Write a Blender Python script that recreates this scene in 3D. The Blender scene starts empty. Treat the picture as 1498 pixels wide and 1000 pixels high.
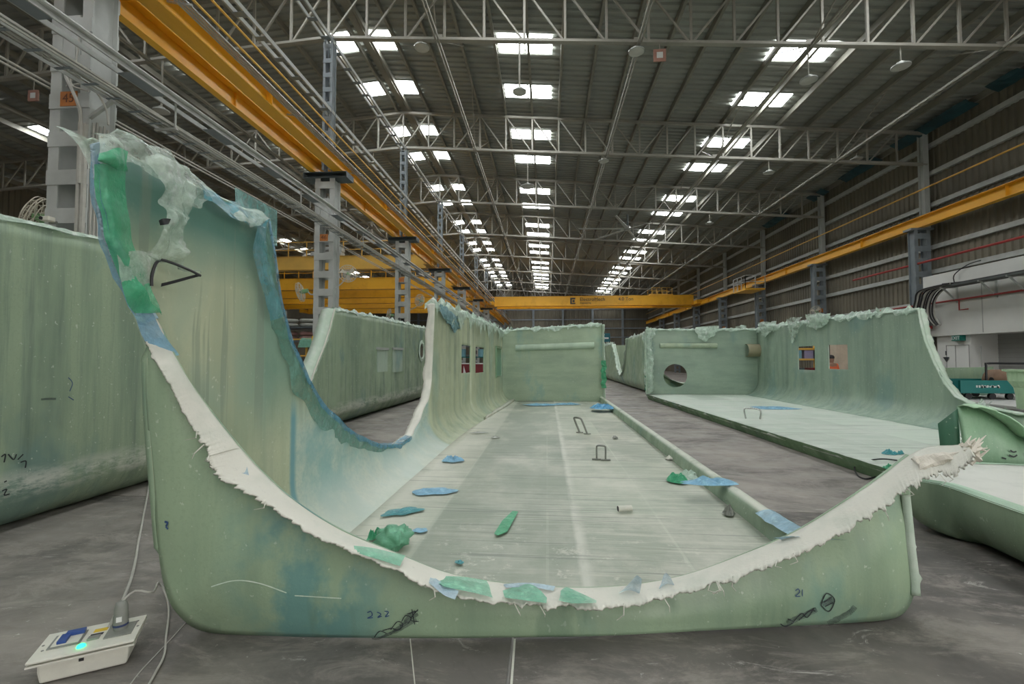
import bpy, bmesh, math, random
from mathutils import Vector, Matrix, noise
from mathutils.bvhtree import BVHTree
R = random.Random(7)
PI = math.pi
sc = bpy.context.scene
COL = sc.collection

# ------------------------------------------------------------------ camera, world, exposure
F_PX, CX, CY, EYE = 666.0, 749.0, 500.0, 1.6
YAW = math.atan(51 / F_PX)
PITCH = math.atan(25 / F_PX * math.cos(YAW))
FW = Vector((-math.sin(YAW) * math.cos(PITCH), math.cos(YAW) * math.cos(PITCH), math.sin(PITCH)))
RT = Vector((math.cos(YAW), math.sin(YAW), 0))
UP = RT.cross(FW)
CAM = Vector((0, 0, EYE))
cd = bpy.data.cameras.new('camera')
cd.sensor_width = 36; cd.lens = F_PX / 1498 * 36; cd.clip_end = 300; cd.clip_start = 0.05
co = bpy.data.objects.new('camera', cd); COL.objects.link(co)
co.matrix_world = Matrix((RT, UP, -FW)).transposed().to_4x4()
co.location = CAM
sc.camera = co
SKY_STRENGTH = 2.2
SKYLIGHT_STRENGTH = 17.0
w = bpy.data.worlds.new('overcast_sky'); sc.world = w; w.use_nodes = True
w.node_tree.nodes['Background'].inputs[0].default_value = (1.0, 0.985, 0.95, 1)
w.node_tree.nodes['Background'].inputs[1].default_value = SKY_STRENGTH
sc.view_settings.view_transform = 'Standard'
sc.view_settings.look = 'None'
sc.view_settings.gamma = 1
sc.view_settings.use_curve_mapping = False
sc.view_settings.exposure = 0.38


def ray(x, y): return FW * F_PX + RT * (x - CX) + UP * (CY - y)
def atX(x, y, v): r = ray(x, y); return CAM + r * (v / r.x)
def atY(x, y, v): r = ray(x, y); return CAM + r * (v / r.y)
def atZ(x, y, v=0.0): r = ray(x, y); return CAM + r * ((v - EYE) / r.z)

# ------------------------------------------------------------------ helpers
W = {}
def add(name, mesh, parent=None, loc=(0, 0, 0), rz=0, local=False, rot=None):
    o = bpy.data.objects.new(name, mesh); COL.objects.link(o)
    b = Matrix.Translation(loc) @ (rot.to_4x4() if rot is not None else Matrix.Rotation(rz, 4, 'Z'))
    o.matrix_basis = b
    if parent is not None:
        o.parent = parent
        if local:
            W[o.name] = W[parent.name] @ b
        else:
            o.matrix_parent_inverse = W[parent.name].inverted(); W[o.name] = b
    else:
        W[o.name] = b
    return o

def thing(name, label, cat, loc=(0, 0, 0), rz=0, group=None):
    o = add(name, None, None, loc, rz); o.empty_display_size = 0.1
    return tag(o, label, cat, group)

def tag(o, label, cat, group=None):
    o['label'] = label; o['category'] = cat
    if group: o['group'] = group
    return o

def structure(o): o['kind'] = 'structure'; return o

class G:
    def __init__(s): s.v = []; s.f = []
    def quad(s, a, b, c, d):
        n = len(s.v); s.v += [tuple(a), tuple(b), tuple(c), tuple(d)]; s.f.append((n, n+1, n+2, n+3)); return s
    def tri(s, a, b, c):
        n = len(s.v); s.v += [tuple(a), tuple(b), tuple(c)]; s.f.append((n, n+1, n+2)); return s
    def box(s, a, b):
        x0, y0, z0 = a; x1, y1, z1 = b; n = len(s.v)
        s.v += [(x0,y0,z0),(x1,y0,z0),(x1,y1,z0),(x0,y1,z0),(x0,y0,z1),(x1,y0,z1),(x1,y1,z1),(x0,y1,z1)]
        s.f += [tuple(n+i for i in q) for q in ((3,2,1,0),(4,5,6,7),(0,1,5,4),(1,2,6,5),(2,3,7,6),(3,0,4,7))]
        return s
    def bar(s, p, q, wd, ht, up=(0, 0, 1)):
        p = Vector(p); q = Vector(q); d = (q - p).normalized(); u = Vector(up)
        if abs(d.dot(u)) > .98: u = Vector((0, 1, 0))
        r = d.cross(u).normalized() * (wd / 2); u = r.cross(d).normalized() * (ht / 2); n = len(s.v)
        for c in (p, q): s.v += [tuple(c-r-u), tuple(c+r-u), tuple(c+r+u), tuple(c-r+u)]
        s.f += [tuple(n+i for i in k) for k in ((3,2,1,0),(4,5,6,7),(0,1,5,4),(1,2,6,5),(2,3,7,6),(3,0,4,7))]
        return s
    def tube(s, pts, r, n=8, cap=True):
        pts = [Vector(p) for p in pts]; base = len(s.v); last = None
        for i, p in enumerate(pts):
            d = (pts[min(i+1, len(pts)-1)] - pts[max(i-1, 0)]).normalized()
            a = last if last is not None else (Vector((0,0,1)) if abs(d.z) < .9 else Vector((1,0,0)))
            a = (a - d * a.dot(d)).normalized(); last = a; b = d.cross(a)
            rr = r[i] if isinstance(r, (list, tuple)) else r
            for k in range(n):
                t = 2*PI*k/n; s.v.append(tuple(p + (a*math.cos(t) + b*math.sin(t)) * rr))
        for i in range(len(pts)-1):
            for k in range(n):
                a0 = base+i*n+k; a1 = base+i*n+(k+1) % n
                s.f.append((a0, a1, a1+n, a0+n))
        if cap:
            s.f.append(tuple(base+k for k in range(n))[::-1]); s.f.append(tuple(base+(len(pts)-1)*n+k for k in range(n)))
        return s
    def grid(s, rows, closed=False):
        base = len(s.v); m = len(rows[0])
        for r_ in rows: s.v += [tuple(p) for p in r_]
        for i in range(len(rows)-1):
            for j in range(m - (0 if closed else 1)):
                a = base+i*m+j; b = base+i*m+(j+1) % m; s.f.append((a, b, b+m, a+m))
        return s
    def lathe(s, prof, c, axis='Z', n=20):
        rows = []
        for (r_, h) in prof:
            row = []
            for k in range(n):
                t = 2*PI*k/n; a, b = r_*math.cos(t), r_*math.sin(t)
                p = {'Z': (a, b, h), 'X': (h, a, b), 'Y': (a, h, b)}[axis]
                row.append((c[0]+p[0], c[1]+p[1], c[2]+p[2]))
            rows.append(row)
        return s.grid(rows, True)
    def prism(s, poly, d):
        n = len(poly); b = len(s.v); d = Vector(d)
        s.v += [tuple(p) for p in poly] + [tuple(Vector(p)+d) for p in poly]
        s.f.append(tuple(range(b, b+n))[::-1]); s.f.append(tuple(range(b+n, b+2*n)))
        for i in range(n): j = (i+1) % n; s.f.append((b+i, b+j, b+n+j, b+n+i))
        return s
    def mesh(s, name, m, smooth=False):
        me = bpy.data.meshes.new(name); me.from_pydata(s.v, [], s.f); me.update()
        bm = bmesh.new(); bm.from_mesh(me); bmesh.ops.recalc_face_normals(bm, faces=bm.faces); bm.to_mesh(me); bm.free()
        if m: me.materials.append(m)
        if smooth:
            for p in me.polygons: p.use_smooth = True
        return me
    def obj(s, name, m, parent=None, smooth=False, **k):
        return add(name, s.mesh(name, m, smooth), parent, **k)

def solid(o, t, off=0.0):
    md = o.modifiers.new('thickness', 'SOLIDIFY'); md.thickness = t; md.offset = off; return o
def bevel(o, wd, seg=2):
    md = o.modifiers.new('bevel', 'BEVEL'); md.width = wd; md.segments = seg; md.limit_method = 'ANGLE'; return o

def nz(x, y=0.0, z=0.0): return noise.noise(Vector((x, y, z)))

def resample(pts, step):
    pts = [Vector(p) for p in pts]; out = [pts[0]]
    for a, b in zip(pts, pts[1:]):
        n = max(1, int(round((b-a).length / step)))
        out += [a.lerp(b, (i+1)/n) for i in range(n)]
    return out

def smooth_poly(pts, step):
    P = [Vector(p) for p in pts]; out = []
    for i in range(len(P)-1):
        p0, p1, p2, p3 = P[max(i-1, 0)], P[i], P[i+1], P[min(i+2, len(P)-1)]
        n = max(1, int(math.ceil((p2-p1).length/step)))
        for k in range(n):
            t = k/n
            out.append(0.5*((2*p1)+(p2-p0)*t+(2*p0-5*p1+4*p2-p3)*t*t+(3*p1-p0-3*p2+p3)*t**3))
    out.append(P[-1]); return out

# ------------------------------------------------------------------ materials
def N(nt, t, **kw):
    n = nt.nodes.new(t)
    for k, v in kw.items(): setattr(n, k, v)
    return n
class M:
    """small node builder: a Principled material whose base colour is layered up"""
    def __init__(s, name, base, rough=.6, metal=0.0, spec=.5):
        s.m = bpy.data.materials.new(name); s.m.use_nodes = True; s.nt = s.m.node_tree
        s.b = s.nt.nodes['Principled BSDF']; s.b.inputs['Roughness'].default_value = rough; s.b.inputs['Metallic'].default_value = metal
        s.b.inputs['Specular IOR Level'].default_value = spec
        s.tc = N(s.nt, 'ShaderNodeTexCoord'); s.c = None; s.base = (*base, 1); s.b.inputs['Base Color'].default_value = s.base
    def L(s, a, b): s.nt.links.new(a, b)
    def noise(s, scale, stretch=(1, 1, 1), detail=5, lo=.4, hi=.6, rough=.6, off=(0, 0, 0), dist=0.0):
        mp = N(s.nt, 'ShaderNodeMapping'); mp.inputs['Scale'].default_value = stretch; mp.inputs['Location'].default_value = off
        s.L(s.tc.outputs['Object'], mp.inputs[0])
        n = N(s.nt, 'ShaderNodeTexNoise'); n.inputs['Scale'].default_value = scale; n.inputs['Detail'].default_value = detail
        n.inputs['Roughness'].default_value = rough; n.inputs['Distortion'].default_value = dist
        s.L(mp.outputs[0], n.inputs['Vector'])
        r = N(s.nt, 'ShaderNodeMapRange'); r.inputs[1].default_value = lo; r.inputs[2].default_value = hi; r.clamp = True
        s.L(n.outputs['Fac'], r.inputs[0]); return r.outputs[0]
    def pos(s, axis, a, b):
        """0 before a, 1 after b along an object axis"""
        x = N(s.nt, 'ShaderNodeSeparateXYZ'); s.L(s.tc.outputs['Object'], x.inputs[0])
        r = N(s.nt, 'ShaderNodeMapRange'); r.inputs[1].default_value = a; r.inputs[2].default_value = b; r.clamp = True
        s.L(x.outputs['XYZ'.index(axis)], r.inputs[0]); return r.outputs[0]
    def mul(s, a, b, op='MULTIPLY'):
        m = N(s.nt, 'ShaderNodeMath', operation=op)
        for i, q in enumerate((a, b)):
            if isinstance(q, (int, float)): m.inputs[i].default_value = q
            else: s.L(q, m.inputs[i])
        return m.outputs[0]
    def mix(s, fac, col, amount=1.0):
        x = N(s.nt, 'ShaderNodeMix', data_type='RGBA')
        s.L(s.mul(fac, amount), x.inputs[0])
        if s.c is None: x.inputs[6].default_value = s.base
        else: s.L(s.c, x.inputs[6])
        if isinstance(col, tuple): x.inputs[7].default_value = (*col, 1)
        else: s.L(col, x.inputs[7])
        s.c = x.outputs[2]; s.L(s.c, s.b.inputs['Base Color']); return s
    def bump(s, h, strength=.3, dist=.01):
        b = N(s.nt, 'ShaderNodeBump'); b.inputs['Strength'].default_value = strength; b.inputs['Distance'].default_value = dist
        s.L(h, b.inputs['Height']); s.L(b.outputs[0], s.b.inputs['Normal']); return s
    def rough(s, fac, a, b):
        r = N(s.nt, 'ShaderNodeMapRange'); r.inputs[3].default_value = a; r.inputs[4].default_value = b
        s.L(fac, r.inputs[0]); s.L(r.outputs[0], s.b.inputs['Roughness']); return s
    def film(s, alpha):
        t = N(s.nt, 'ShaderNodeBsdfTransparent'); x = N(s.nt, 'ShaderNodeMixShader')
        if isinstance(alpha, float): x.inputs[0].default_value = alpha
        else: s.L(alpha, x.inputs[0])
        out = s.nt.nodes['Material Output']
        s.L(t.outputs[0], x.inputs[1]); s.L(s.b.outputs[0], x.inputs[2]); s.L(x.outputs[0], out.inputs[0]); return s

def plain(name, col, rough=.55, metal=0.0, var=.25, scale=3.0):
    m = M(name, col, rough, metal)
    m.mix(m.noise(scale, detail=6, lo=.35, hi=.7), tuple(c*(1-var) for c in col), .9)
    return m.m

def glow(name, col, st):
    m = bpy.data.materials.new(name); m.use_nodes = True; b = m.node_tree.nodes['Principled BSDF']
    b.inputs['Base Color'].default_value = (*col, 1); b.inputs['Emission Color'].default_value = (*col, 1)
    b.inputs['Emission Strength'].default_value = st; return m

# green laminate seen from outside
def laminate(name, base, dark, teal, dust, rough=.38, cross=False):
    m = M(name, base, rough)
    along = lambda k: (k*2.5, 1, 1) if cross else (1, 1, k)
    m.mix(m.noise(2.0, tuple(1.9*q for q in along(.08)), 6, .47, .66, .6), dark, .5 if cross else .8)
    m.mix(m.noise(.8, tuple(1.6*q for q in along(.18)), 4, .50, .64, .5, off=(5, 1, 7)), dark, .5)                      # vertical streaks
    m.mix(m.noise(6.0, along(.07), 5, .54, .66, .7, off=(3, 1, 2)), dark, .3)
    m.mix(m.noise(45, (1, 1, .9), 3, .5, .7, .7, off=(3, 5, 2)), tuple(c*.8 for c in base), .5)             # fine fibre lines
    m.mix(m.noise(.9, (1, 1, .55), 6, .55, .64, off=(7, 2, 5)), teal, .7)              # wet-out blotches
    m.mix(m.noise(.7, (1, 1, .8), 3, .52, .68, off=(1, 9, 3)), tuple(min(1, c*1.25) for c in base), .6)
    m.mix(m.noise(26, (1, 1, .8), 2, .68, .72), dust, .6)
    m.mix(m.noise(7, (1, 1, .6), 8, .64, .70, .8, off=(8, 8, 1)), dust, .35)                             # dust specks
    h = m.noise(60, (1, 1, 1), 3, .2, .8)
    m.bump(h, .12, .004)
    m.rough(m.noise(3, detail=5), rough-.08, rough+.2)
    return m
MINT = (.34, .455, .30)
fg_out = laminate('laminate_outside', MINT, (.235, .335, .235), (.16, .31, .27), (.62, .68, .56)).m
_ff = laminate('laminate_front_panel', MINT, (.245, .35, .24), (.17, .33, .28), (.58, .66, .54))
_st = _ff.mul(_ff.pos('X', -1.85, -1.5), _ff.pos('X', -.75, -1.15))
_ff.mix(_ff.mul(_st, _ff.noise(2.6, (1, 1, .8), 6, .44, .56, .6, off=(1.5, 2, 4))), (.10, .27, .27), .75)
_ff.mix(_ff.noise(1.8, (1.4, 1, .35), 4, .60, .66, off=(4.4, 1, 1)), (.14, .235, .155), .5)
fg_front = _ff.m
_fb = laminate('laminate_outside_streaked', (.335, .43, .29), (.20, .28, .205), (.17, .28, .25), (.62, .68, .58), .42)
_fb.mix(_fb.noise(3.0, (1, 1.6, .07), 6, .52, .66, .7, off=(2, 5, 1)), (.13, .19, .16), .6)
_fb.mix(_fb.mul(_fb.noise(2.2, (1, 1, 3), 7, .42, .56, .75), _fb.mul(_fb.pos('Z', .26, .34), _fb.pos('Z', .60, .45))), (.68, .70, .61), .75)
fg_out_b = _fb.m
_fi = laminate('laminate_inside', (.40, .48, .335), (.25, .33, .235), (.23, .36, .30), (.66, .70, .60), .5)
fg_in = _fi.m
fg_end = laminate('laminate_end_wall', (.355, .45, .315), (.24, .32, .235), (.20, .35, .31), (.6, .66, .55), .5, True).m
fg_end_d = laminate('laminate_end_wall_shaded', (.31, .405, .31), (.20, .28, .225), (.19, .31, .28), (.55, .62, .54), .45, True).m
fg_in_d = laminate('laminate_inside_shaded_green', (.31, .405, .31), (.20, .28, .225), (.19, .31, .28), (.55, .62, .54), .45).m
# inside of the near hull: darker teal along the top, chalky pale bay under the side cut-out
_fa = laminate('laminate_inside_near', (.46, .51, .35), (.30, .37, .255), (.29, .41, .33), (.66, .70, .60), .5)
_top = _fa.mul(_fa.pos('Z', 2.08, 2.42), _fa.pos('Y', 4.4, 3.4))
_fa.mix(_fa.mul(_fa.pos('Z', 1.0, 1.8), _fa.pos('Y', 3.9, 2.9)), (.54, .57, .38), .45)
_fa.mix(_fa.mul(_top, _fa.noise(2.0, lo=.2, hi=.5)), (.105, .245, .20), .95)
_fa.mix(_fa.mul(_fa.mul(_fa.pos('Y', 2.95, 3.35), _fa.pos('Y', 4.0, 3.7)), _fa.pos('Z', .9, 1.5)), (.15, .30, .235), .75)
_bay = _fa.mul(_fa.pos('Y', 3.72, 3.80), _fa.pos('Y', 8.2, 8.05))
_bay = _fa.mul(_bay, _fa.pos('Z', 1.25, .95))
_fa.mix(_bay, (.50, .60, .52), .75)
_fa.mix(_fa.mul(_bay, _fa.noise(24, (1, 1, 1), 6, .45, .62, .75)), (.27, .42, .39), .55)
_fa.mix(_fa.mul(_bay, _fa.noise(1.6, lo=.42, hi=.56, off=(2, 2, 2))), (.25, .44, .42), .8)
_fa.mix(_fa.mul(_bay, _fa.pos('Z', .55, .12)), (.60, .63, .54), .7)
_ln = _fa.mul(_fa.mul(_fa.pos('Y', 3.70, 3.73), _fa.pos('Y', 3.80, 3.76)), _fa.pos('Z', 1.3, 1.1))
_fa.mix(_ln, (.10, .30, .36), .8)
_fa.mix(_fa.mul(_fa.noise(5.5, (1, 1.5, .05), 3, .56, .60, off=(2, 7, 1)), _fa.pos('Z', .9, 1.3)), (.235, .29, .225), .55)
fg_near = _fa.m
# floor pan
def pan_mat(name, base, dust, yellow, side=None):
    m = M(name, base, .6)
    mp = N(m.nt, 'ShaderNodeMapping'); mp.inputs['Scale'].default_value = (1, .5, 1); mp.inputs['Rotation'].default_value = (0, 0, 0)
    m.L(m.tc.outputs['Object'], mp.inputs[0])
    br = N(m.nt, 'ShaderNodeTexBrick'); br.inputs['Scale'].default_value = 1.0; br.inputs['Mortar Size'].default_value = .012
    br.inputs['Brick Width'].default_value = 1.05; br.inputs['Row Height'].default_value = 1.15; br.offset = .0
    br.inputs['Color1'].default_value = (0, 0, 0, 1); br.inputs['Color2'].default_value = (1, 1, 1, 1); br.inputs['Mortar'].default_value = (1, 1, 1, 1)
    m.L(mp.outputs[0], br.inputs['Vector'])
    m.mix(br.outputs['Color'], tuple(min(1, c*1.35) for c in base), .8)
    m.mix(m.noise(1.1, (1, .9, 1), 8, .44, .64, .68), dust, .75)
    m.mix(m.noise(5, (.18, 3.2, 1), 5, .5, .66, .7, off=(4, 4, 0)), dust, .6)          # cross-wise glass lines
    m.mix(m.noise(9, (.10, 3.0, 1), 4, .58, .72, .7, off=(9, 4, 0)), tuple(c*.68 for c in base), .6)
    m.mix(m.noise(18, (1, 1, 1), 6, .62, .72, .8), dust, .6)
    m.mix(m.noise(.5, (1, .6, 1), 3, .55, .72, off=(5, 5, 5)), yellow, .35)
    if side is not None:
        z_ = m.mul(m.mul(m.pos('X', -1.08, -1.02), m.pos('X', .27, .25)), m.noise(1.3, (1, .5, 1), 6, .30, .55, off=(1, 6, 0))); m.mix(z_, (.235, .275, .215), .62)
        m.mix(m.mul(m.mul(m.pos('X', .22, .25), m.pos('X', .34, .28)), m.noise(3, (1, .6, 1), 6, .35, .55)), (.62, .63, .55), .8)
        m.mix(m.mul(m.pos('Y', 4.6, 3.2), m.noise(4, (1, 1, 1), 9, .56, .62, .8, off=(6, 1, 0))), (.66, .66, .57), .8)
        m.mix(m.mul(m.pos('X', side+.75, side), m.noise(1.6, (1, .8, 1), 8, .30, .48, .7, off=(3, 3, 0))), (.64, .635, .54), .9)
    m.mix(m.noise(7, (.06, 2.6, 1), 3, .61, .64, .6, off=(9, 14, 0)), (.16, .18, .155), .5)
    m.bump(m.noise(30, (.3, 3, 1), 6, .2, .8), .35, .006)
    return m.m
pan_a = pan_mat('pan_dusty_grey_green', (.34, .375, .30), (.62, .62, .53), (.60, .57, .43), -1.75)
pan_d = pan_mat('pan_pale_green', (.46, .53, .45), (.64, .68, .61), (.5, .56, .47))
def trim_mat(name, base, tint):
    m = M(name, base, .75)
    m.mix(m.noise(3.5, (1, 1, 1), 6, .48, .66), tint, .7)
    m.mix(m.noise(22, (1, 1, 1), 6, .6, .75, .8), tuple(c*.6 for c in base), .55)
    m.bump(m.noise(55, (1, 1, 1), 5, .2, .8), .3, .006)
    return m.m
trim_white = trim_mat('raw_glass_edge_white', (.66, .655, .575), (.52, .555, .475))
trim_green = trim_mat('raw_glass_edge_mint', (.52, .64, .52), (.70, .76, .68))
def film_mat(name, col, alpha, rough=.22):
    m = M(name, col, rough)
    f = m.noise(7, (1, 1, 1), 6, .35, .7, .7)
    m.mix(m.noise(12, (1, 1, .5), 5, .55, .7), tuple(min(1, c*1.6+.12) for c in col), .7)
    m.bump(m.noise(16, (1, 1, 1), 6, .2, .8), .6, .02)
    r = N(m.nt, 'ShaderNodeMapRange'); r.inputs[3].default_value = max(0, alpha-.22); r.inputs[4].default_value = min(1, alpha+.22)
    m.L(f, r.inputs[0]); m.film(r.outputs[0]); return m.m
film_clear = film_mat('clear_bagging_film', (.58, .71, .60), .50, .16)
film_pale = film_mat('pale_mint_film', (.55, .70, .58), .80, .4)
film_green = film_mat('green_film', (.06, .40, .20), .86, .3)
film_blue = film_mat('blue_film', (.25, .50, .68), .85, .35)
film_teal = film_mat('teal_film', (.07, .33, .36), .82, .3)
tint_blue = film_mat('blue_flow_film', (.07, .27, .31), .62, .35)
tint_teal = film_mat('teal_flow_film', (.12, .30, .235), .58, .4)
crane_y = M('crane_yellow_paint', (.86, .45, .030), .36)
crane_y.mix(crane_y.noise(1.5, (1, .25, 1), 5, .5, .72), (.66, .31, .015), .7)
crane_y.mix(crane_y.noise(14, (1, 1, .2), 3, .66, .74), (.45, .23, .03), .35)
crane_y = crane_y.m
crane_y2 = plain('crane_yellow_faded', (.78, .47, .09), .45, 0, .18, 1.2)
steel_grey = plain('grey_steel_paint', (.50, .52, .495), .45, 0, .2, 2.5)
steel_dark = plain('dark_slate_steel', (.10, .125, .13), .5, 0, .3, 2.5)
steel_blue = plain('blue_grey_steel_paint', (.24, .275, .295), .5, 0, .25, 2.5)
truss_m = plain('dusty_truss_paint', (.36, .345, .295), .6, 0, .3, 1.2)
purlin_m = plain('galvanised_purlin', (.27, .26, .215), .6, 0, .35, .8)
galv = plain('galvanised_tray', (.46, .47, .44), .4, .3, .25, 5)
mesh_dark = plain('dark_tray_base', (.09, .10, .095), .6, 0, .3, 4)
cable_w = plain('grey_white_cable', (.50, .49, .44), .5, 0, .25, 6)
cable_k = plain('black_cable', (.025, .025, .027), .45, 0, .2, 6)
roof_m = M('roof_sheet', (.30, .31, .275), .5)
roof_m.mix(roof_m.noise(.35, (1, 1, 1), 6, .42, .68), (.20, .21, .19), .8)
roof_m.mix(roof_m.noise(2.5, (.3, 2, 1), 5, .55, .72), (.36, .345, .29), .5)
roof_m = roof_m.m
wall_m = M('wall_sheet', (.19, .17, .125), .6)
wall_m.mix(wall_m.noise(.4, (1, 1, .5), 5, .42, .66), (.115, .105, .08), .8)
wall_m = wall_m.m
floor_m = M('dusty_concrete', (.27, .248, .222), .62)
oi = N(floor_m.nt, 'ShaderNodeObjectInfo')
floor_m.mix(oi.outputs['Random'], (.36, .33, .295), .35)
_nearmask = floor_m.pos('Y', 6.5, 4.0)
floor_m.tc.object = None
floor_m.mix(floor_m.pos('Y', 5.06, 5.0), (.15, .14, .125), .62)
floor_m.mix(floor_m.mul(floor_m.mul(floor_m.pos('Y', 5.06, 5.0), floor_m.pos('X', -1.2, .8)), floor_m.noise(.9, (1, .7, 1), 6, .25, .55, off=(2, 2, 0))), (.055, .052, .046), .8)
floor_m.mix(floor_m.noise(1.3, (.6, 1, 1), 9, .46, .60, .75, dist=.8), (.105, .098, .088), .8)
floor_m.mix(floor_m.noise(3.4, (.5, 1.2, 1), 9, .50, .62, .78, off=(6, 2, 0), dist=.5), (.33, .30, .265), .6)
floor_m.mix(floor_m.noise(.45, (1, 1, 1), 6, .5, .68, .6, off=(3, 8, 0)), (.40, .365, .32), .6)
floor_m.mix(floor_m.noise(5, (.4, 1.3, 1), 9, .60, .68, .8, off=(1, 3, 0), dist=1.2), (.56, .54, .49), .7)
floor_m.mix(floor_m.noise(22, (1, 1, 1), 3, .70, .74, .6), (.62, .62, .58), .5)
floor_m.bump(floor_m.noise(40, (1, 1, 1), 6, .2, .8), .15, .004)
floor_m.rough(floor_m.noise(2, detail=6, lo=.35, hi=.65), .42, .75)
floor_m = floor_m.m
joint_m = plain('joint_filler', (.42, .41, .38), .8)
white_wall = plain('white_painted_panel', (.66, .66, .62), .5, 0, .12, 1.0)
white_door = plain('white_door_paint', (.70, .70, .67), .5, 0, .08, 1.0)
seam_m = plain('panel_seam_shadow_gap', (.33, .33, .31), .6)
shutter_m = plain('grey_shutter', (.36, .36, .35), .5, 0, .15, 1)
red_pipe = plain('red_pipe_paint', (.36, .035, .03), .45, 0, .2, 4)
teal_paint = plain('teal_trolley_paint', (.005, .17, .155), .45, 0, .2, 3)
cardboard = plain('brown_roll', (.24, .145, .09), .7, 0, .25, 4)
orange_m = plain('orange_plate', (.55, .20, .05), .6, 0, .35, 9)
rust_m = plain('brown_numerals', (.16, .06, .03), .7)
black_m = plain('black_plastic', (.02, .02, .022), .5)
ivory = plain('ivory_plastic', (.74, .73, .64), .4, 0, .14, 9)
plug_grey = plain('grey_plug_plastic', (.27, .28, .25), .5, 0, .3, 12)
blue_plastic = plain('blue_socket_cover', (.03, .08, .30), .4)
navy = plain('navy_band', (.04, .06, .16), .5)
yellow_m = plain('yellow_sign', (.80, .55, .03), .5)
white_print = plain('white_print', (.75, .76, .74), .5, 0, .05)
red_print = plain('red_print', (.55, .04, .06), .5)
green_sign = plain('green_sign_board', (.01, .17, .13), .45)
ink_black = plain('black_marker', (.03, .037, .04), .6)
ink_soft = film_mat('smudged_marker', (.05, .07, .07), .5, .6)
ink_blue = plain('blue_marker', (.04, .09, .22), .6)
pink_bag = plain('pink_sacks', (.42, .24, .21), .7, 0, .3, 5)
grey_bag = plain('grey_sacks', (.40, .41, .36), .7, 0, .3, 5)
lime_m = plain('green_motor_paint', (.22, .42, .20), .5)
fan_cage = plain('beige_fan_guard', (.62, .58, .48), .5)
wire_m = plain('bright_steel_wire', (.30, .31, .28), .35, .6)
handle_m = plain('chromed_handle', (.55, .56, .54), .25, .8)
beige = plain('beige_column', (.60, .50, .38), .6)
vest_m = plain('orange_vest', (.85, .17, .06), .6, 0, .1)
skin_m = plain('skin', (.34, .19, .13), .55, 0, .05)
cloth_m = plain('navy_work_trousers', (.04, .05, .09), .8)
hair_m = plain('black_hair', (.012, .010, .010), .6)
maroon = plain('maroon_panel', (.20, .025, .03), .5)
cyan_m = plain('pale_blue_drum', (.22, .45, .52), .5)
skylight_m = glow('daylit_skylight_sheet', (.95, .98, 1.0), SKYLIGHT_STRENGTH)
led_green = glow('green_indicator', (.02, .95, .22), 3.0)
lamp_glass = plain('frosted_lamp_glass', (.55, .55, .50), .35)

# ------------------------------------------------------------------ hall: floor, roof, walls
Y0, Y1 = -15.0, 72.0
XR, XL, XRIDGE = 15.85, -28.6, -6.4
def roof_z(x): return 12.85 - .081 * abs(x - XRIDGE)
def chord_z(x): return 11.05 - .068 * abs(x - XRIDGE)
floor = structure(G().box((XL-1, Y0-8, -.2), (XR+.3, Y1+.3, -.012)).obj('floor', joint_m))
slab = {}
xs = [-.2 + 7*k for k in range(-5, 4)]; xs = [max(XL-1, min(XR+.3, x)) for x in xs]; xs[0] = XL-1; xs[-1] = XR+.3
ys = [5.03 + 7*k for k in range(-4, 11)]; ys[0] = Y0-8; ys[-1] = Y1+.3
for i in range(len(xs)-1):
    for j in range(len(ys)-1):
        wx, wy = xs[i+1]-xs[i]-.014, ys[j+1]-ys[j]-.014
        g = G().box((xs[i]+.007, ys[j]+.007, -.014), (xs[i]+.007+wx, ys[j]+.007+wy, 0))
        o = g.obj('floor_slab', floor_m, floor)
def corrug(axis_len, pitch, depth):
    """list of (t, d) of a trapezoid profile"""
    out = []; t = axis_len[0]
    while t < axis_len[1]:
        out += [(t, 0), (t+pitch*.42, 0), (t+pitch*.54, depth), (t+pitch*.88, depth)]; t += pitch
    return [(min(a, axis_len[1]), d) for a, d in out] + [(axis_len[1], 0)]
prof = corrug((Y0, Y1), .30, .055)
g = G()
for xa, xb in ((XRIDGE, XR+.2), (XL-.2, XRIDGE)):
    n = 8
    rows = [[(xa+(xb-xa)*i/n, t, roof_z(xa+(xb-xa)*i/n)+.10+d) for t, d in prof] for i in range(n+1)]
    g.grid(rows)
ceiling = structure(g.obj('ceiling', roof_m))
# skylight sheets: two panes per row on either side of a purlin
sky_rows = [-12.6, -9.8, -6.0, -3.2, .9, 3.7, 8.0, 10.8, 15.35, 18.15, 21.73, 24.5, 29.2, 32.1, 36.8, 39.5, 43.6, 46.3, 51.2, 54.1, 58.6, 61.2, 66.0, 68.7]
sky_cache = {}
for yc in sky_rows:
    for (xa, xb) in ((-7.5, -6.75), (-6.22, -5.4), (-1.66, -.78), (-.70, .20), (7.42, 8.34), (8.42, 9.35), (-13.6, -12.7), (-22.4, -21.5)):
        if yc > 60 and xa < -12: continue
        key = (xa, xb)
        if key not in sky_cache:
            g = G(); z0, z1 = roof_z(xa)+.085, roof_z(xb)+.085
            pts = [(xa, -.44, z0), (xb, -.44, z1), (xb, .44, z1), (xa, .44, z0)]
            g.prism(pts, (0, 0, .012)); sky_cache[key] = g.mesh('skylight_pane', skylight_m)
        add('skylight_pane', sky_cache[key], ceiling, loc=(0, yc, 0))
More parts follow.
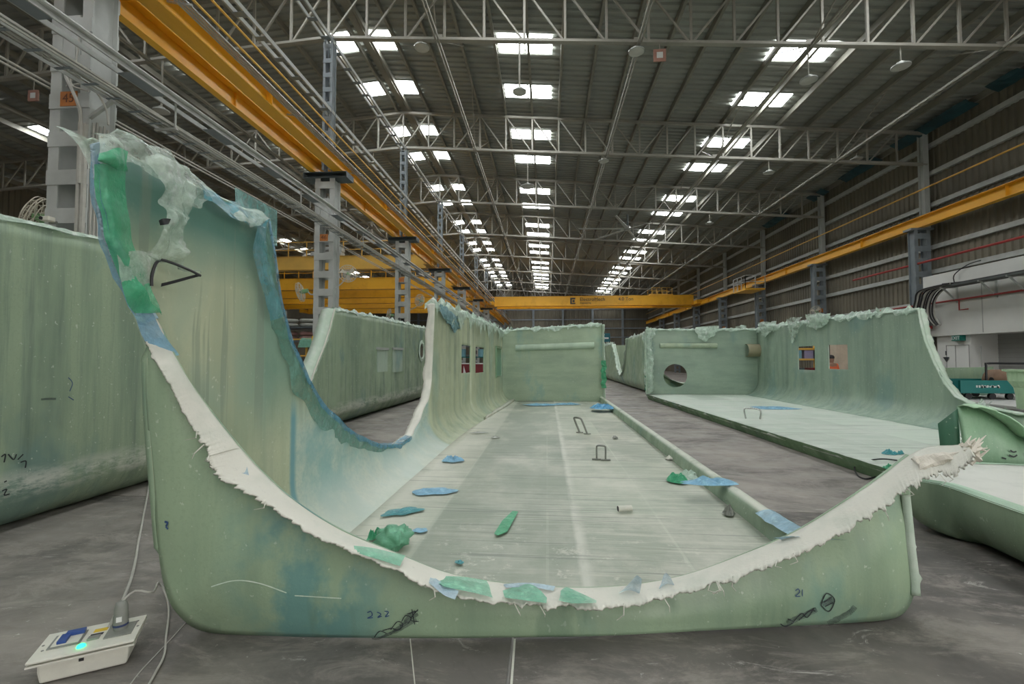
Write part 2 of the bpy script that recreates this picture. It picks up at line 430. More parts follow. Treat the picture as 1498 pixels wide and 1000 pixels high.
# purlins
px_list = [XRIDGE-.28, XRIDGE+.28] + [XRIDGE + s*1.157*k for s in (1, -1) for k in range(1, 20)]
for x in px_list:
    if x > XR-.1 or x < XL+.1: continue
    z = roof_z(x)
    g = G().box((x-.035, Y0, z-.12), (x+.035, Y1, z+.09)); g.box((x-.035, Y0, z-.135), (x+.06, Y1, z-.12))
    g.obj('purlin', purlin_m, ceiling)
g = G().box((XRIDGE-.12, Y0, roof_z(XRIDGE)+.05), (XRIDGE+.12, Y1, roof_z(XRIDGE)+.09)); g.obj('ridge_plate', purlin_m, ceiling)
# trusses: part of the roof, near ones member by member
NODE = [XRIDGE + 1.157*k for k in range(-19, 20)]
truss_y = [5.65 + 7*k for k in range(-2, 10)]
def dbl(g, p, q, wd=.07):
    """double angle with a slot between"""
    g.bar(Vector(p)+Vector((0, -.028, 0)), Vector(q)+Vector((0, -.028, 0)), .018, wd, (0, 0, 1)); g.bar(Vector(p)+Vector((0, .028, 0)), Vector(q)+Vector((0, .028, 0)), .018, wd, (0, 0, 1))
def topz(x): return roof_z(x) - .20
for ty in truss_y:
    near = 5 < ty < 34
    g = G()
    for a, b in ((XL, XRIDGE), (XRIDGE, XR-.3)):
        g.bar((a, ty, topz(a)), (b, ty, topz(b)), .12, .10)
    tr = g.obj('roof_truss', truss_m, ceiling)
    g = G()
    for a, b in ((XL, XRIDGE), (XRIDGE, XR-.3)):
        g.bar((a, ty, chord_z(a)), (b, ty, chord_z(b)), .15, .06); g.bar((a, ty, chord_z(a)+.05), (b, ty, chord_z(b)+.05), .03, .08)
    g.obj('bottom_chord', truss_m, tr)
    web = G()
    for i, x in enumerate(NODE):
        if x > XR-.4 or x < XL+.3: continue
        gv = G(); gv.bar((x, ty, chord_z(x)), (x, ty, topz(x)), .065, .06, (0, 1, 0))
        xn = x + 1.157
        gd = None
        if xn < XR-.3:
            gd = G()
            up = x < -3.2 or x > 4.0
            if x < XRIDGE-.1: up = (i % 8) < 5
            if up: gd.bar((x+.05, ty, chord_z(x)+.04), (xn-.05, ty, topz(xn)-.04), .05, .05)
            else: gd.bar((x+.05, ty, topz(x)-.04), (xn-.05, ty, chord_z(xn)+.04), .05, .05)
        if near and x > -14:
            gv.obj('vertical', truss_m, tr)
            if gd: gd.obj('diagonal', truss_m, tr)
        else:
            for q in (gv, gd):
                if q: n = len(web.v); web.v += q.v; web.f += [tuple(n+k for k in f) for f in q.f]
    if web.v: o = web.obj('web_members', truss_m, tr); o['kind'] = 'stuff'
    gg = G()
    for x in (-3.13, 2.6, 7.2, 12.0):
        gg.box((x-.14, ty-.012, chord_z(x)-.03), (x+.14, ty+.012, chord_z(x)+.16))
    gg.obj('gusset_plates', truss_m, tr)
    br = G()
    for x in (-3.13, 2.6, 7.2, 12.0):
        for s in (-1, 1):
            yb = ty + s*2.6
            if yb < Y0+.5 or yb > Y1-.5: continue
            br.bar((x, ty+.1*s, chord_z(x)+.05), (x+.25, yb, roof_z(x)-.13), .03, .03)
    br.obj('fly_braces', truss_m, tr)
for x in (-3.13, 2.6, 7.2, 12.0, -12.0, -18.5):
    g = G(); z = chord_z(x)-.02
    for d in (-.045, .045): g.box((x+d-.016, Y0, z-.035), (x+d+.016, Y1, z+.035))
    g.obj('longitudinal_tie', truss_m, ceiling)

def ribbed_wall(name, a, b, axis, pos, inward, ztop, m):
    p = corrug((a, b), .27, .05); g = G()
    if axis == 'Y':
        rows = [[(pos - inward*d, t, z) for t, d in p] for z in (0, 3, 6, 9, ztop)]
    else:
        rows = [[(t, pos - inward*d, z if z < 10 else roof_z(t)+.1) for t, d in p] for z in (0, 3, 6, 9, 12)]
    return structure(g.grid(rows).obj(name, m))
wall_r = ribbed_wall('wall_right', 3.0, Y1, 'Y', XR, 1, 11.1, wall_m)
g = G(); pr = corrug((Y0, 3.0), .27, .05); g.grid([[(XR-d, t_, z) for t_, d in pr] for z in (6.6, 9, 11.1)]); g.obj('over_opening_sheet', wall_m, wall_r)     # unseen wide opening below, added to let in light from the right
ground = structure(G().box((XL-40, Y0-50, -.4), (XR+70, Y1+20, -.21)).obj('ground', joint_m))
wall_n = ribbed_wall('wall_near', XL, 4.0, 'X', Y0, -1, 12, wall_m)  # unseen end wall, shaped to block light from behind left, open on the right
wall_l = ribbed_wall('wall_left', Y0, Y1, 'Y', XL, -1, 11.1, wall_m)
wall_b = ribbed_wall('wall_far', XL, XR, 'X', Y1, 1, 12, wall_m)
for z in (2.6, 3.9, 5.15, 6.15, 7.9, 9.2, 10.35):
    g = G().box((XR-.17, Y0, z-.09), (XR-.155, Y1, z+.09)); g.box((XR-.155, Y0, z+.07), (XR-.01, Y1, z+.09)); g.box((XR-.155, Y0, z-.09), (XR-.01, Y1, z-.07))
    g.obj('girt', steel_grey if z != 6.15 else galv, wall_r)
for z in (2.2, 3.6, 5.0, 6.4, 7.8, 9.4):
    g = G().box((XL+.3, Y1-.16, z-.08), (XR-.3, Y1-.02, z+.08)); g.obj('girt', steel_blue, wall_b)
for k in range(10):
    x = -24.0 + 4.62*k - 1.2
    g = G().box((x-.16, Y1-.42, 0), (x+.16, Y1-.40, 11)); g.box((x-.02, Y1-.40, 0), (x+.02, Y1-.2, 11)); g.box((x-.16, Y1-.2, 0), (x+.16, Y1-.17, 11))
    g.obj('wall_post', steel_blue, wall_b)
g = G()
for (ya, yb, dz) in ((15.5, 16.6, .1), (17.3, 21.0, 0), (22.0, 24.6, .05), (26, 27.5, 0), (30, 33, .04)):
    g.grid([[(XR-.3-.45*j/3-.05*nz(ya+i*.7, j), ya+(yb-ya)*i/6, 10.80+.2*j/3-.12*abs(nz(ya+i*.9, j*2.0))) for i in range(7)] for j in range(4)])
o = g.obj('insulation_scraps', plain('dark_teal_insulation', (.012, .065, .08), .6, 0, .6, 2), wall_r); o['kind'] = 'stuff'

# ------------------------------------------------------------------ columns of the crane aisle
CXX, CW, CD = -6.33, .58, .36
col_y = [5.66 + 6.95*k for k in range(7)]
ordn = ['first', 'second', 'third', 'fourth', 'fifth', 'sixth', 'seventh', 'eighth', 'ninth', 'tenth']
def ibar(lx, ly, h, z0=0):
    """I-section with its flanges facing along X"""
    g = G(); t = .018
    g.box((-lx/2, -ly/2, z0), (lx/2, -ly/2+t, z0+h)); g.box((-lx/2, ly/2-t, z0), (lx/2, ly/2, z0+h)); g.box((-.008, -ly/2+t, z0), (.008, ly/2-t, z0+h)); return g
leg_me = ibar(.15, CD, 6.78).mesh('leg', steel_grey)
batten_me = G().box((-CW/2, -CD/2-.014, 0), (CW/2, -CD/2, .2)).box((-CW/2, CD/2, 0), (CW/2, CD/2+.014, .2)).mesh('batten', steel_grey)
uleg_me = ibar(.07, .24, 3.95, 7.05).mesh('upper_leg', steel_blue)
ubat_me = G().box((-.14, -.13, 0), (.14, -.12, .13)).box((-.14, .12, 0), (.14, .13, .13)).mesh('upper_batten', steel_blue)
def text_mesh(s, size, m, name='lettering', depth=.002):
    cu = bpy.data.curves.new(name, 'FONT'); cu.body = s; cu.size = size; cu.align_x = 'CENTER'; cu.align_y = 'CENTER'; cu.extrude = depth/2
    o = bpy.data.objects.new('tmp', cu); COL.objects.link(o)
    dg = bpy.context.evaluated_depsgraph_get(); me = bpy.data.meshes.new_from_object(o.evaluated_get(dg)); me.name = name
    bpy.data.objects.remove(o); me.materials.clear(); me.materials.append(m); return me
FACE_CAM = Matrix.Rotation(PI/2, 3, 'X')                                        # text standing up and read from -Y
FACE_LEFT = Matrix.Rotation(-PI/2, 3, 'Z') @ Matrix.Rotation(PI/2, 3, 'X')      # read from -X
for i, y in enumerate(col_y):
    lab = ['grey battened steel column with orange number plate, closest to the near hull', 'grey battened column carrying the yellow and black notice', 'third grey battened column along the yellow crane beams', 'fourth grey battened column along the yellow crane beams',
           'fifth grey battened column along the yellow crane beams', 'sixth grey battened column along the yellow crane beams', 'seventh and last grey battened column along the yellow crane beams'][i]
    t = thing('steel_column', lab, 'column', (CXX, y, 0), group='columns of the crane aisle')
    for s in (-1, 1): add('leg', leg_me, t, (s*(CW/2-.075), 0, 0), local=True)
    z = .3
    while z < 6.5:
        add('batten', batten_me, t, (0, 0, z), local=True); z += .515
    G().box((-.62, -.24, 6.78), (.66, .24, 6.80)).box((-.62, -.02, 6.80), (.66, .02, 6.93)).box((-.62, -.24, 6.93), (.66, .24, 6.95)).box((-.62, -.24, 6.8), (-.60, .24, 6.93)).box((.64, -.24, 6.8), (.66, .24, 6.93)).obj('bracket', steel_dark if i else steel_grey, t, local=True)
    G().box((-.3, -.3, 0), (.3, .3, .03)).obj('base_plate', steel_grey, t, local=True)
    G().box((-.12, -.19, 5.55), (.12, -.14, 6.2)).box((-.07, -.2, 5.6), (.07, -.19, 5.85)).obj('splice_plate', steel_grey, t, local=True)
    for s in (-1, 1): add('upper_leg', uleg_me, t, (s*.105, 0, 0), local=True)
    for k in range(9): add('upper_batten', ubat_me, t, (0, 0, 7.2+.43*k), local=True)
    pl = G().box((-.12, -CD/2-.022, 4.96), (.12, -CD/2-.014, 5.155)).obj('number_plate', orange_m, t, local=True); pl['label'] = 'orange number plate'
    if i < 2:
        add('numerals', text_mesh(['45', '46'][i], .17, rust_m), pl, (0, -CD/2-.024, 5.06), rot=FACE_CAM, local=True)
# right-hand wall columns
rleg = ibar(.14, .34, 6.85).mesh('leg', steel_blue)
rbat = G().box((-.30, -.185, 0), (.30, -.17, .22)).mesh('batten', steel_blue)
rup = ibar(.2, .3, 4.0, 6.85).mesh('upper_leg', steel_grey)
for i in range(8):
    y = 12.75 + 7*k if False else 12.75 + 7*i
    t = thing('wall_column', ordn[i] + ' battened blue-grey column along the corrugated wall, counted from the white block', 'column', (15.25, y, 0), group='columns on the corrugated wall')
    for s in (-1, 1): add('leg', rleg, t, (s*.24, 0, 0), local=True)
    for k in range(13): add('batten', rbat, t, (0, 0, .25+.52*k), local=True)
    add('upper_leg', rup, t, (.26, 0, 0), local=True)
    G().box((-.45, -.22, 6.85), (.42, .22, 6.93)).obj('bracket', steel_blue, t, local=True)
    G().box((-.1, -.197, 4.2), (.12, -.187, 4.42)).obj('number_plate', orange_m, t, local=True)

# ------------------------------------------------------------------ crane runways
def runway(name, label, xc, zb, depth, wb, wt, ya, yb, rail=True, parts=None, joints=None):
    t = thing(name, label, 'crane beam', (xc, ya, zb))
    G().box((xc-wb, ya, zb), (xc+wb, yb, zb+.022)).obj('bottom_flange', crane_y, t)
    G().box((xc-.008, ya, zb+.022), (xc+.008, yb, zb+depth)).obj('web', crane_y, t)
    G().box((xc-wt, ya, zb+depth), (xc+wt, yb, zb+depth+.022)).obj('top_flange', crane_y, t)
    if rail: G().box((xc-.03, ya, zb+depth+.022), (xc+.03, yb, zb+depth+.08)).obj('crane_rail', steel_dark, t)
    st = G().box((xc-wb+.01, -.006, zb+.022), (xc+wb-.01, .006, zb+depth)).mesh('stiffener', crane_y)
    for k in range(12): add('stiffener', st, t, (0, ya+.2+6.95*k, 0))
    return t
runway('crane_runway', 'yellow steel runway beam over the column brackets, outer one of the pair', -6.66, 6.95, .34, .075, .17, -12, 71)
rw = runway('crane_runway', 'yellow steel runway beam over the column brackets, inner one beside the grey conductor bars', -5.93, 6.95, .37, .145, .18, -12, 71)
runway('crane_runway', 'yellow steel runway beam running along the corrugated wall columns', 15.18, 6.93, .40, .12, .17, -12, 71)
t = thing('conductor_bars', 'bundle of thin grey conductor bars along the inner yellow runway beam', 'conductor bar', (-5.66, -12, 7.1))
for k in range(4): G().box((-5.70+.035*k, -12, 7.10+.018*k), (-5.68+.035*k, 71, 7.125+.018*k)).obj('bar', galv, t)
for k in range(24):
    y = -10 + 3.3*k; G().bar((-5.92, y, 7.2), (-5.5, y, 7.11), .03, .03).obj('bar_bracket', galv, t)
for k, (x, z) in enumerate(((-5.62, 7.33), (-5.60, 7.63))):
    tag(G().tube([(x, -12, z), (x, 71, z)], .022, 6).obj('yellow_pipe_rail', crane_y2), ['lower', 'upper'][k] + ' of two thin yellow pipes above the conductor bars', 'pipe rail')
tag(G().tube([(15.2, -12, 8.47), (15.2, 71, 8.47)], .035, 6).obj('yellow_pipe_rail', crane_y2), 'thin yellow pipe rail high along the corrugated wall', 'pipe rail')
# longitudinal battened ties between the upper columns
for z, nm in ((8.80, 'lower'), (10.90, 'upper')):
    t = thing('battened_tie', 'grey battened tie linking the upper column shafts, ' + nm + ' one', 'steel tie', (CXX, -12, z))
    for s in (-1, 1): G().box((CXX+s*.11-.02, -12, z-.05), (CXX+s*.11+.02, 71, z+.05)).obj('tie_channel', steel_grey, t)
    tb_me = G().box((CXX-.13, 0, z-.06), (CXX+.13, .14, z-.05)).mesh('tie_batten', steel_blue)
    for k in range(114): add('tie_batten', tb_me, t, (0, -11.5+.72*k, 0))

# service lines on the column faces
tag(G().tube([(-5.47, -8, 5.49), (-5.47, 66, 5.49)], .032, 8).obj('service_pipe', galv), 'round grey pipe running past the column faces, nearest of the service lines', 'pipe')
t = thing('slotted_tray', 'flat grey steel tray with cut slots running along the columns', 'cable tray', (-5.62, -8, 5.43))
G().box((-5.70, -8, 5.40), (-5.68, 66, 5.47)).box((-5.50, -8, 5.40), (-5.48, 66, 5.47)).obj('side_rail', galv, t)
tp_me = G().box((-5.68, 0, 5.40), (-5.50, .55, 5.405)).mesh('tray_plate', steel_blue)
for k in range(37): add('tray_plate', tp_me, t, (0, -8+1.5*k, 0))
tk = thing('cable_tray', 'dark perforated cable tray loaded with pale cables along the columns', 'cable tray', (-5.8, -8, 5.08))
rung = G().box((-5.84, -.018, 5.06), (-5.63, .018, 5.07)).mesh('tray_rung', steel_blue)
for k in range(130): add('tray_rung', rung, tk, (0, -6+.32*k, 0))
G().box((-5.85, -8, 5.06), (-5.84, 66, 5.10)).box((-5.63, -8, 5.06), (-5.615, 66, 5.13)).obj('tray_side', galv, tk)
for k, (x, z, r_) in enumerate(((-5.60, 5.14, .018), (-5.585, 5.09, .014), (-5.66, 5.17, .016), (-5.72, 5.15, .02), (-5.76, 5.12, .016), (-5.80, 5.10, .012))):
    pts = [(x+.012*nz(i*.7, k), -8+1.3*i, z+.02*nz(i*.5, k, 5)) for i in range(58)]
    G().tube(pts, r_, 5).obj('cable', cable_w, tk)
for k in range(13):
    y = -4.2+3.5*k; G().bar((-5.55, y, 5.43), (-5.55, y, 5.06), .02, .02, (0, 1, 0)).box((-5.87, y-.02, 5.03), (-5.52, y+.02, 5.06)).obj('hanger', galv, tk)
for k, (x, z) in enumerate(((-6.66, 5.24), (-6.70, 5.32))):
    tag(G().tube([(x, -8, z), (x, 66, z)], .016, 6).obj('thin_conduit', cable_w), ['lower', 'upper'][k] + ' of two thin pale conduits behind the columns', 'conduit')
# loose cables and conduits on column 45
t = thing('cable_drop', 'pale cables and conduits hanging down the numbered near column', 'cables', (-6.1, 5.4, 4.2))
yF = col_y[0]-CD/2-.03
for (pts, r_, m_) in (
    ([(-6.36, yF-.02, 5.45), (-6.30, yF-.05, 5.3), (-6.2, yF-.06, 5.12), (-6.12, yF-.06, 4.95), (-6.10, yF-.03, 4.75), (-6.10, yF-.02, 3.9)], .022, cable_w),
    ([(-6.25, yF-.02, 5.22), (-6.0, yF-.06, 5.2), (-5.86, yF-.05, 5.08), (-5.80, yF+.02, 4.9), (-5.79, yF+.05, 4.7)], .014, cable_w),
    ([(-6.38, yF-.02, 5.50), (-6.32, yF-.04, 5.33), (-6.27, yF-.05, 5.2), (-6.24, yF-.04, 5.13)], .012, cable_k),
    ([(-6.20, yF, 5.95), (-6.21, yF-.01, 5.6), (-6.24, yF-.03, 5.3), (-6.3, yF-.05, 5.18)], .010, cable_w),
    ([(-6.28, yF-.02, 5.35), (-6.22, yF-.05, 5.2), (-6.14, yF-.05, 5.16), (-6.0, yF-.03, 5.12)], .012, cable_w),
    ([(-6.33, yF-.02, 5.36), (-6.18, yF-.06, 5.27), (-6.09, yF-.03, 5.24)], .010, cable_w)):
    G().tube(smooth_poly(pts, .06), r_, 6).obj('cable', m_, t)
for x, z0_, z1_ in ((-6.13, 2.6, 4.72), (-6.06, 2.6, 4.70)): G().box((x-.02, yF-.02, z0_), (x+.02, yF+.02, z1_)).obj('cable_duct', cable_w, t)
for k in range(5): G().tube([(-6.035+.0, col_y[0]-.13+.05*k, 2.5), (-6.035, col_y[0]-.13+.05*k, 4.75+.03*(k % 2))], .014, 6).obj('conduit', cable_w, t)
G().bar((-6.05, col_y[0]-.17, 4.80), (-5.72, col_y[0]-.17, 5.02), .04, .04).obj('conduit_bracket', galv, t)
# security camera
t = thing('security_camera', 'small pale security camera on a batten of the numbered column', 'camera', (-6.42, yF, 3.42))
G().tube([(-6.42, yF, 3.40), (-6.42, yF-.09, 3.36)], .012, 6).obj('arm', plug_grey, t)
bevel(G().box((-6.47, yF-.17, 3.37), (-6.34, yF-.08, 3.43)).obj('housing', ivory, t), .012)
G().lathe([(0, -.001), (.022, 0), (.022, .012), (0, .012)], (-6.44, yF-.182, 3.40), 'Y', 12).obj('lens', black_m, t)
# notice on column two
yN = col_y[1]-CD/2-.03
t = thing('safety_notice', 'yellow notice with black stripes and small pictograms on the second column', 'sign', (CXX, yN, 2.1))
G().box((-6.63, yN-.006, 1.80), (-6.28, yN, 2.25)).obj('board', yellow_m, t)
g = G()
for k in range(5):
    x = -6.62+.066*k; g.prism([(x, yN-.009, 2.04), (x+.03, yN-.009, 2.04), (x+.075, yN-.009, 2.16), (x+.045, yN-.009, 2.16)], (0, .003, 0))
g.obj('warning_stripes', ink_black, t)
G().box((-6.61, yN-.009, 1.85), (-6.44, yN-.006, 2.01)).obj('pictogram_panel', white_print, t)
for (a, b) in ((-6.60, 1.94), (-6.52, 1.94), (-6.60, 1.86), (-6.52, 1.86)): G().box((a, yN-.011, b), (a+.055, yN-.009, b+.06)).obj('pictogram', red_print, t)
G().box((-6.42, yN-.009, 1.87), (-6.32, yN-.006, 2.0)).obj('pictogram_panel', lime_m, t)

# ------------------------------------------------------------------ overhead cranes
def railing(g, a, b, h, n):
    a = Vector(a); b = Vector(b)
    for k in range(n+1):
        p = a.lerp(b, k/n); g.bar(p, p+Vector((0, 0, h)), .045, .045, (0, 1, 0))
    for q in (.5, 1): g.bar(a+Vector((0, 0, h*q)), b+Vector((0, 0, h*q)), .035, .035)
def girder(label, x0, x1, y, zb, zt, m, rail=False, depth=.5):
    t = thing('bridge_crane_girder', label, 'crane girder', ((x0+x1)/2, y, zb))
    G().box((x0+.4, y-depth/2+.04, zb+.02), (x1-.4, y+depth/2-.04, zt-.02)).obj('box_girder', m, t)
    G().box((x0, y-depth/2, zt-.02), (x1, y+depth/2, zt)).box((x0+.4, y-depth/2, zb), (x1-.4, y+depth/2, zb+.02)).obj('flange_plate', m, t)
    for x in (x0+.1, x1-.1): G().box((x-.25, y-1.1, zb+.05), (x+.25, y+1.1, zb+.42)).obj('end_carriage', m, t)
    if rail:
        g = G(); railing(g, (x0+1, y+depth/2, zt), (x1-1, y+depth/2, zt), 1.0, 16); g.obj('walkway_railing', m, t)
    return t
LX0, LX1 = -27.5, -6.75
gr = [(26.6, 7.0, 7.82, crane_y2, True, 'pale yellow bridge crane girder spanning the far-side bay, nearest of its row'),
      (34.0, 6.95, 7.85, crane_y, True, 'yellow bridge crane girder with railing behind the pale yellow girder'),
      (37.2, 6.75, 7.75, crane_y, False, 'yellow bridge crane girder, third in the row of the side bay'),
      (41.0, 6.75, 7.75, crane_y, False, 'yellow bridge crane girder, fourth in the row of the side bay'),
      (45.0, 6.75, 7.75, crane_y, False, 'yellow bridge crane girder, fifth in the row of the side bay'),
      (50.0, 6.75, 7.75, crane_y, False, 'yellow bridge crane girder, last in the row of the side bay')]
for (y, zb, zt, m_, rl, lb) in gr: girder(lb, LX0, LX1, y, zb, zt, m_, rl)
t = thing('crane_trolley', 'grey hoist trolley standing on the pale yellow girder', 'hoist', (-13.4, 26.7, 7.85))
bevel(G().box((-14.3, 26.4, 7.86), (-12.4, 27.0, 8.1)).obj('trolley_frame', steel_grey, t), .04)
G().tube([(-14.0, 26.5, 8.25), (-12.8, 26.5, 8.25)], .17, 10).obj('hoist_drum', galv, t)
bevel(G().box((-12.75, 26.45, 8.1), (-12.35, 26.9, 8.4)).obj('hoist_motor', steel_grey, t), .05)
# main-bay crane with lettering
mc = girder('long yellow bridge crane girder with maker lettering across the main hall', -5.8, 15.1, 47.0, 7.05, 8.05, crane_y, False, .55)
G().box((-5.3, 48.3, 6.95), (15.0, 48.8, 7.95)).obj('second_girder', crane_y, mc)
add('lettering', text_mesh('ElectroMech', .50, ink_black), mc, (4.65, 46.72, 7.68), rot=FACE_CAM)
add('lettering', text_mesh('4.0 Ton', .48, ink_black), mc, (8.0, 46.72, 7.68), rot=FACE_CAM)
add('lettering', text_mesh('Engineering', .24, ink_black), mc, (3.95, 46.72, 7.32), rot=FACE_CAM)
lg = G().box((2.40, 46.715, 7.22), (2.56, 46.725, 7.86)).box((2.56, 46.715, 7.7), (2.92, 46.725, 7.86)).box((2.56, 46.715, 7.22), (2.92, 46.725, 7.34)).box((2.62, 46.715, 7.42), (2.85, 46.725, 7.62)).obj('maker_emblem', ink_black, mc)
g = G(); railing(g, (10.6, 46.8, 8.05), (12.6, 46.8, 8.05), .75, 4); railing(g, (10.6, 48.6, 8.05), (12.6, 48.6, 8.05), .75, 4); g.box((10.4, 46.8, 8.06), (12.7, 48.6, 8.16)); g.obj('service_platform', crane_y2, mc)
tp = thing('maintenance_platform', 'small yellow railed platform beside the corrugated-wall runway', 'platform', (14.3, 33, 6.4))
G().box((13.6, 32.2, 6.35), (14.9, 34.2, 6.45)).obj('deck', crane_y, tp)
g = G(); railing(g, (13.6, 32.2, 6.45), (13.6, 34.2, 6.45), .9, 3); railing(g, (13.6, 32.2, 6.45), (14.9, 32.2, 6.45), .9, 2); g.obj('guard_rail', steel_grey, tp)

# ------------------------------------------------------------------ lamps, hanging signs, ceiling fan
def lamp(p, drop, label, r=.2, tilt=0.0):
    t = thing('high_bay_lamp', label, 'lamp', tuple(p), group='disc lamps under the trusses')
    x, y, z = p
    G().tube([(x, y, z+.10), (x, y, z+drop)], .016 if drop < 1 else .028, 6).obj('stem', truss_m, t)
    G().lathe([(0, .12), (r*.45, .12), (r*.5, .06), (r, .03), (r, 0), (r*.9, -.01)], (x, y, z), 'Z', 20).obj('housing', galv, t, smooth=False)
    G().lathe([(r*.9, -.008), (r*.5, -.02), (0, -.022)], (x, y, z), 'Z', 20).obj('diffuser', lamp_glass, t)
def on_truss(px, py, k):   # pixel of a thing hung in the plane of truss k
    return atY(px, py, 5.65+7*k)
for px_, py_, k, lb in ((617, 70, 1, 'round disc lamp on the nearest visible truss, beside the ridge skylights'), (931, 76, 1, 'round disc lamp on the nearest visible truss, between middle skylights and red square sign'),
        (1318, 98, 1, 'round tilted disc lamp on the nearest visible truss towards the corrugated wall'), (1183, 118, 1, 'small disc lamp hanging below the bright skylight pair on a thin rod'),
        (1125, 253, 2, 'round disc lamp under the second truss towards the corrugated wall'), (883, 236, 2, 'round disc lamp under the second truss near the middle skylights'),
        (546, 241, 2, 'small disc lamp under the second truss beside the column ties'), (1038, 327, 3, 'small disc lamp under the third truss towards the wall'), (236, 163, 1, 'disc lamp hanging behind the cable trays left of the yellow beams'), (1253, 233, 2, 'disc lamp under the second truss close to the corrugated wall')):
    p = on_truss(px_, py_, k); lamp(p, max(.25, chord_z(p.x)-p.z), lb, .22)
p = on_truss(760, 135, 1); lamp(p, chord_z(p.x)-p.z, 'disc lamp on a long white drop rod before the middle skylights', .2)
p = on_truss(772, 273, 2); lamp(p, chord_z(p.x)-p.z, 'disc lamp on a long drop rod below the second truss', .3)
def square_sign(p, label, s=.26):
    t = thing('hanging_square_sign', label, 'sign', tuple(p)); x, y, z = p
    G().box((x-s/2, y-.02, z-s/2), (x+s/2, y+.02, z+s/2)).obj('board', plain('faded_red', (.42, .22, .17), .6), t)
    G().box((x-s/4, y-.024, z-s/4), (x+s/4, y-.02, z+s/4)).obj('white_centre', white_print, t)
    G().bar((x, y, z+s/2), (x, y, chord_z(x)), .02, .02, (0, 1, 0)).obj('hanger', truss_m, t)
square_sign(on_truss(965, 81, 1), 'red-bordered square board with white centre hanging from the nearest truss', .34)
square_sign(on_truss(49, 140, 1), 'red-bordered square board with white centre hanging left of the numbered column', .34)
hub = atY(918, 335, 29.5)
t = thing('ceiling_fan', 'large six-bladed ceiling fan hanging under the roof', 'fan', tuple(hub))
G().lathe([(0, .22), (.14, .22), (.2, .1), (.22, 0), (.16, -.08), (0, -.1)], tuple(hub), 'Z', 16).obj('hub', galv, t)
G().tube([hub+Vector((0, 0, .2)), hub+Vector((0, 0, .95))], .06, 8).obj('down_rod', steel_dark, t)
for k in range(6):
    a = math.radians(8+60*k); d = Vector((math.cos(a), math.sin(a), -.015)); s_ = Vector((-math.sin(a), math.cos(a), .22)).normalized()
    G().prism([hub+d*.15-s_*.09, hub+d*3.2-s_*.05, hub+d*3.2+s_*.07, hub+d*.15+s_*.11], (0, 0, .02)).obj('blade', galv, t)

def wall_fan(c, aim, r, label, hold):
    """caged industrial fan: c centre, aim the blowing direction, hold the point of its arm on the column"""
    c = Vector(c); aim = Vector(aim).normalized(); u = aim.cross(Vector((0, 0, 1))).normalized(); v = u.cross(aim)
    t = thing('wall_fan', label, 'fan', tuple(c), group='caged wall fans')
    g = G()
    for (rr, d) in ((1, 0), (.97, .12), (.72, .19), (.4, .21), (.72, -.14), (.97, -.06)):
        ring = [c+aim*(d*r*1.5)+(u*math.cos(2*PI*k/20)+v*math.sin(2*PI*k/20))*(r*rr) for k in range(21)]
        g.tube(ring, r*.022, 4, False)
    for k in range(20):
        a = 2*PI*k/20; q = u*math.cos(a)+v*math.sin(a)
        g.tube([c+aim*(.32*r)+q*(.1*r), c+aim*(.27*r)+q*(.72*r), c+q*r, c-aim*(.21*r)+q*(.72*r), c-aim*(.25*r)+q*(.2*r)], r*.012, 3, False)
    o = g.obj('guard', fan_cage, t)
    for k in range(3):
        a = 2*PI*k/3+.4; q = u*math.cos(a)+v*math.sin(a); p_ = -u*math.sin(a)+v*math.cos(a)
        G().prism([c+q*(.12*r)-p_*(.07*r), c+q*(.85*r)-p_*(.28*r)+aim*(.08*r), c+q*(.8*r)+p_*(.25*r)-aim*(.05*r), c+q*(.12*r)+p_*(.1*r)], aim*(r*.02)).obj('fan_blade', fan_cage, t)
    G().tube([c+aim*(.1*r), c-aim*(.2*r), c-aim*(.75*r)], [r*.14, r*.24, r*.2], 10).obj('motor', lime_m, t)
    G().tube([c-aim*(.6*r), (c-aim*(.6*r)).lerp(Vector(hold), .5)-v*(.2*r), Vector(hold)], r*.06, 6).obj('arm', steel_grey, t)
c0 = atY(52, 316, 5.75); wall_fan(c0, (-.75, -.55, .35), .28, 'beige caged fan tilted up above the far-left hull', (-6.62, 5.75, 3.0))
c0 = atY(509, 400, 12.45); wall_fan(c0, (.35, -1, .05), .25, 'round caged fan facing the camera on the second column', (-6.03, 12.5, 3.6))
c0 = atY(440, 427, 12.5); wall_fan(c0, (-1, -.25, -.25), .28, 'caged fan seen edge-on left of the second column', (-6.65, 12.5, 3.45))
c0 = atY(614, 439, 19.2); wall_fan(c0, (-.6, -1, .1), .27, 'caged fan by the third column, just above the near hull', (-6.05, 19.5, 3.7))
c0 = atY(569, 460, 19.2); wall_fan(c0, (-1, -.5, .2), .27, 'caged fan left of the third column above the second hull', (-6.65, 19.5, 3.2))
c0 = atY(1193, 455, 26.5); wall_fan(c0, (-.9, -.5, .2), .3, 'caged fan on the corrugated wall column behind the far-right hull', (15.0, 26.7, 4.2))

# ------------------------------------------------------------------ fibreglass hull shells
def smooth01(t): t = max(0, min(1, t)); return t*t*(3-2*t)

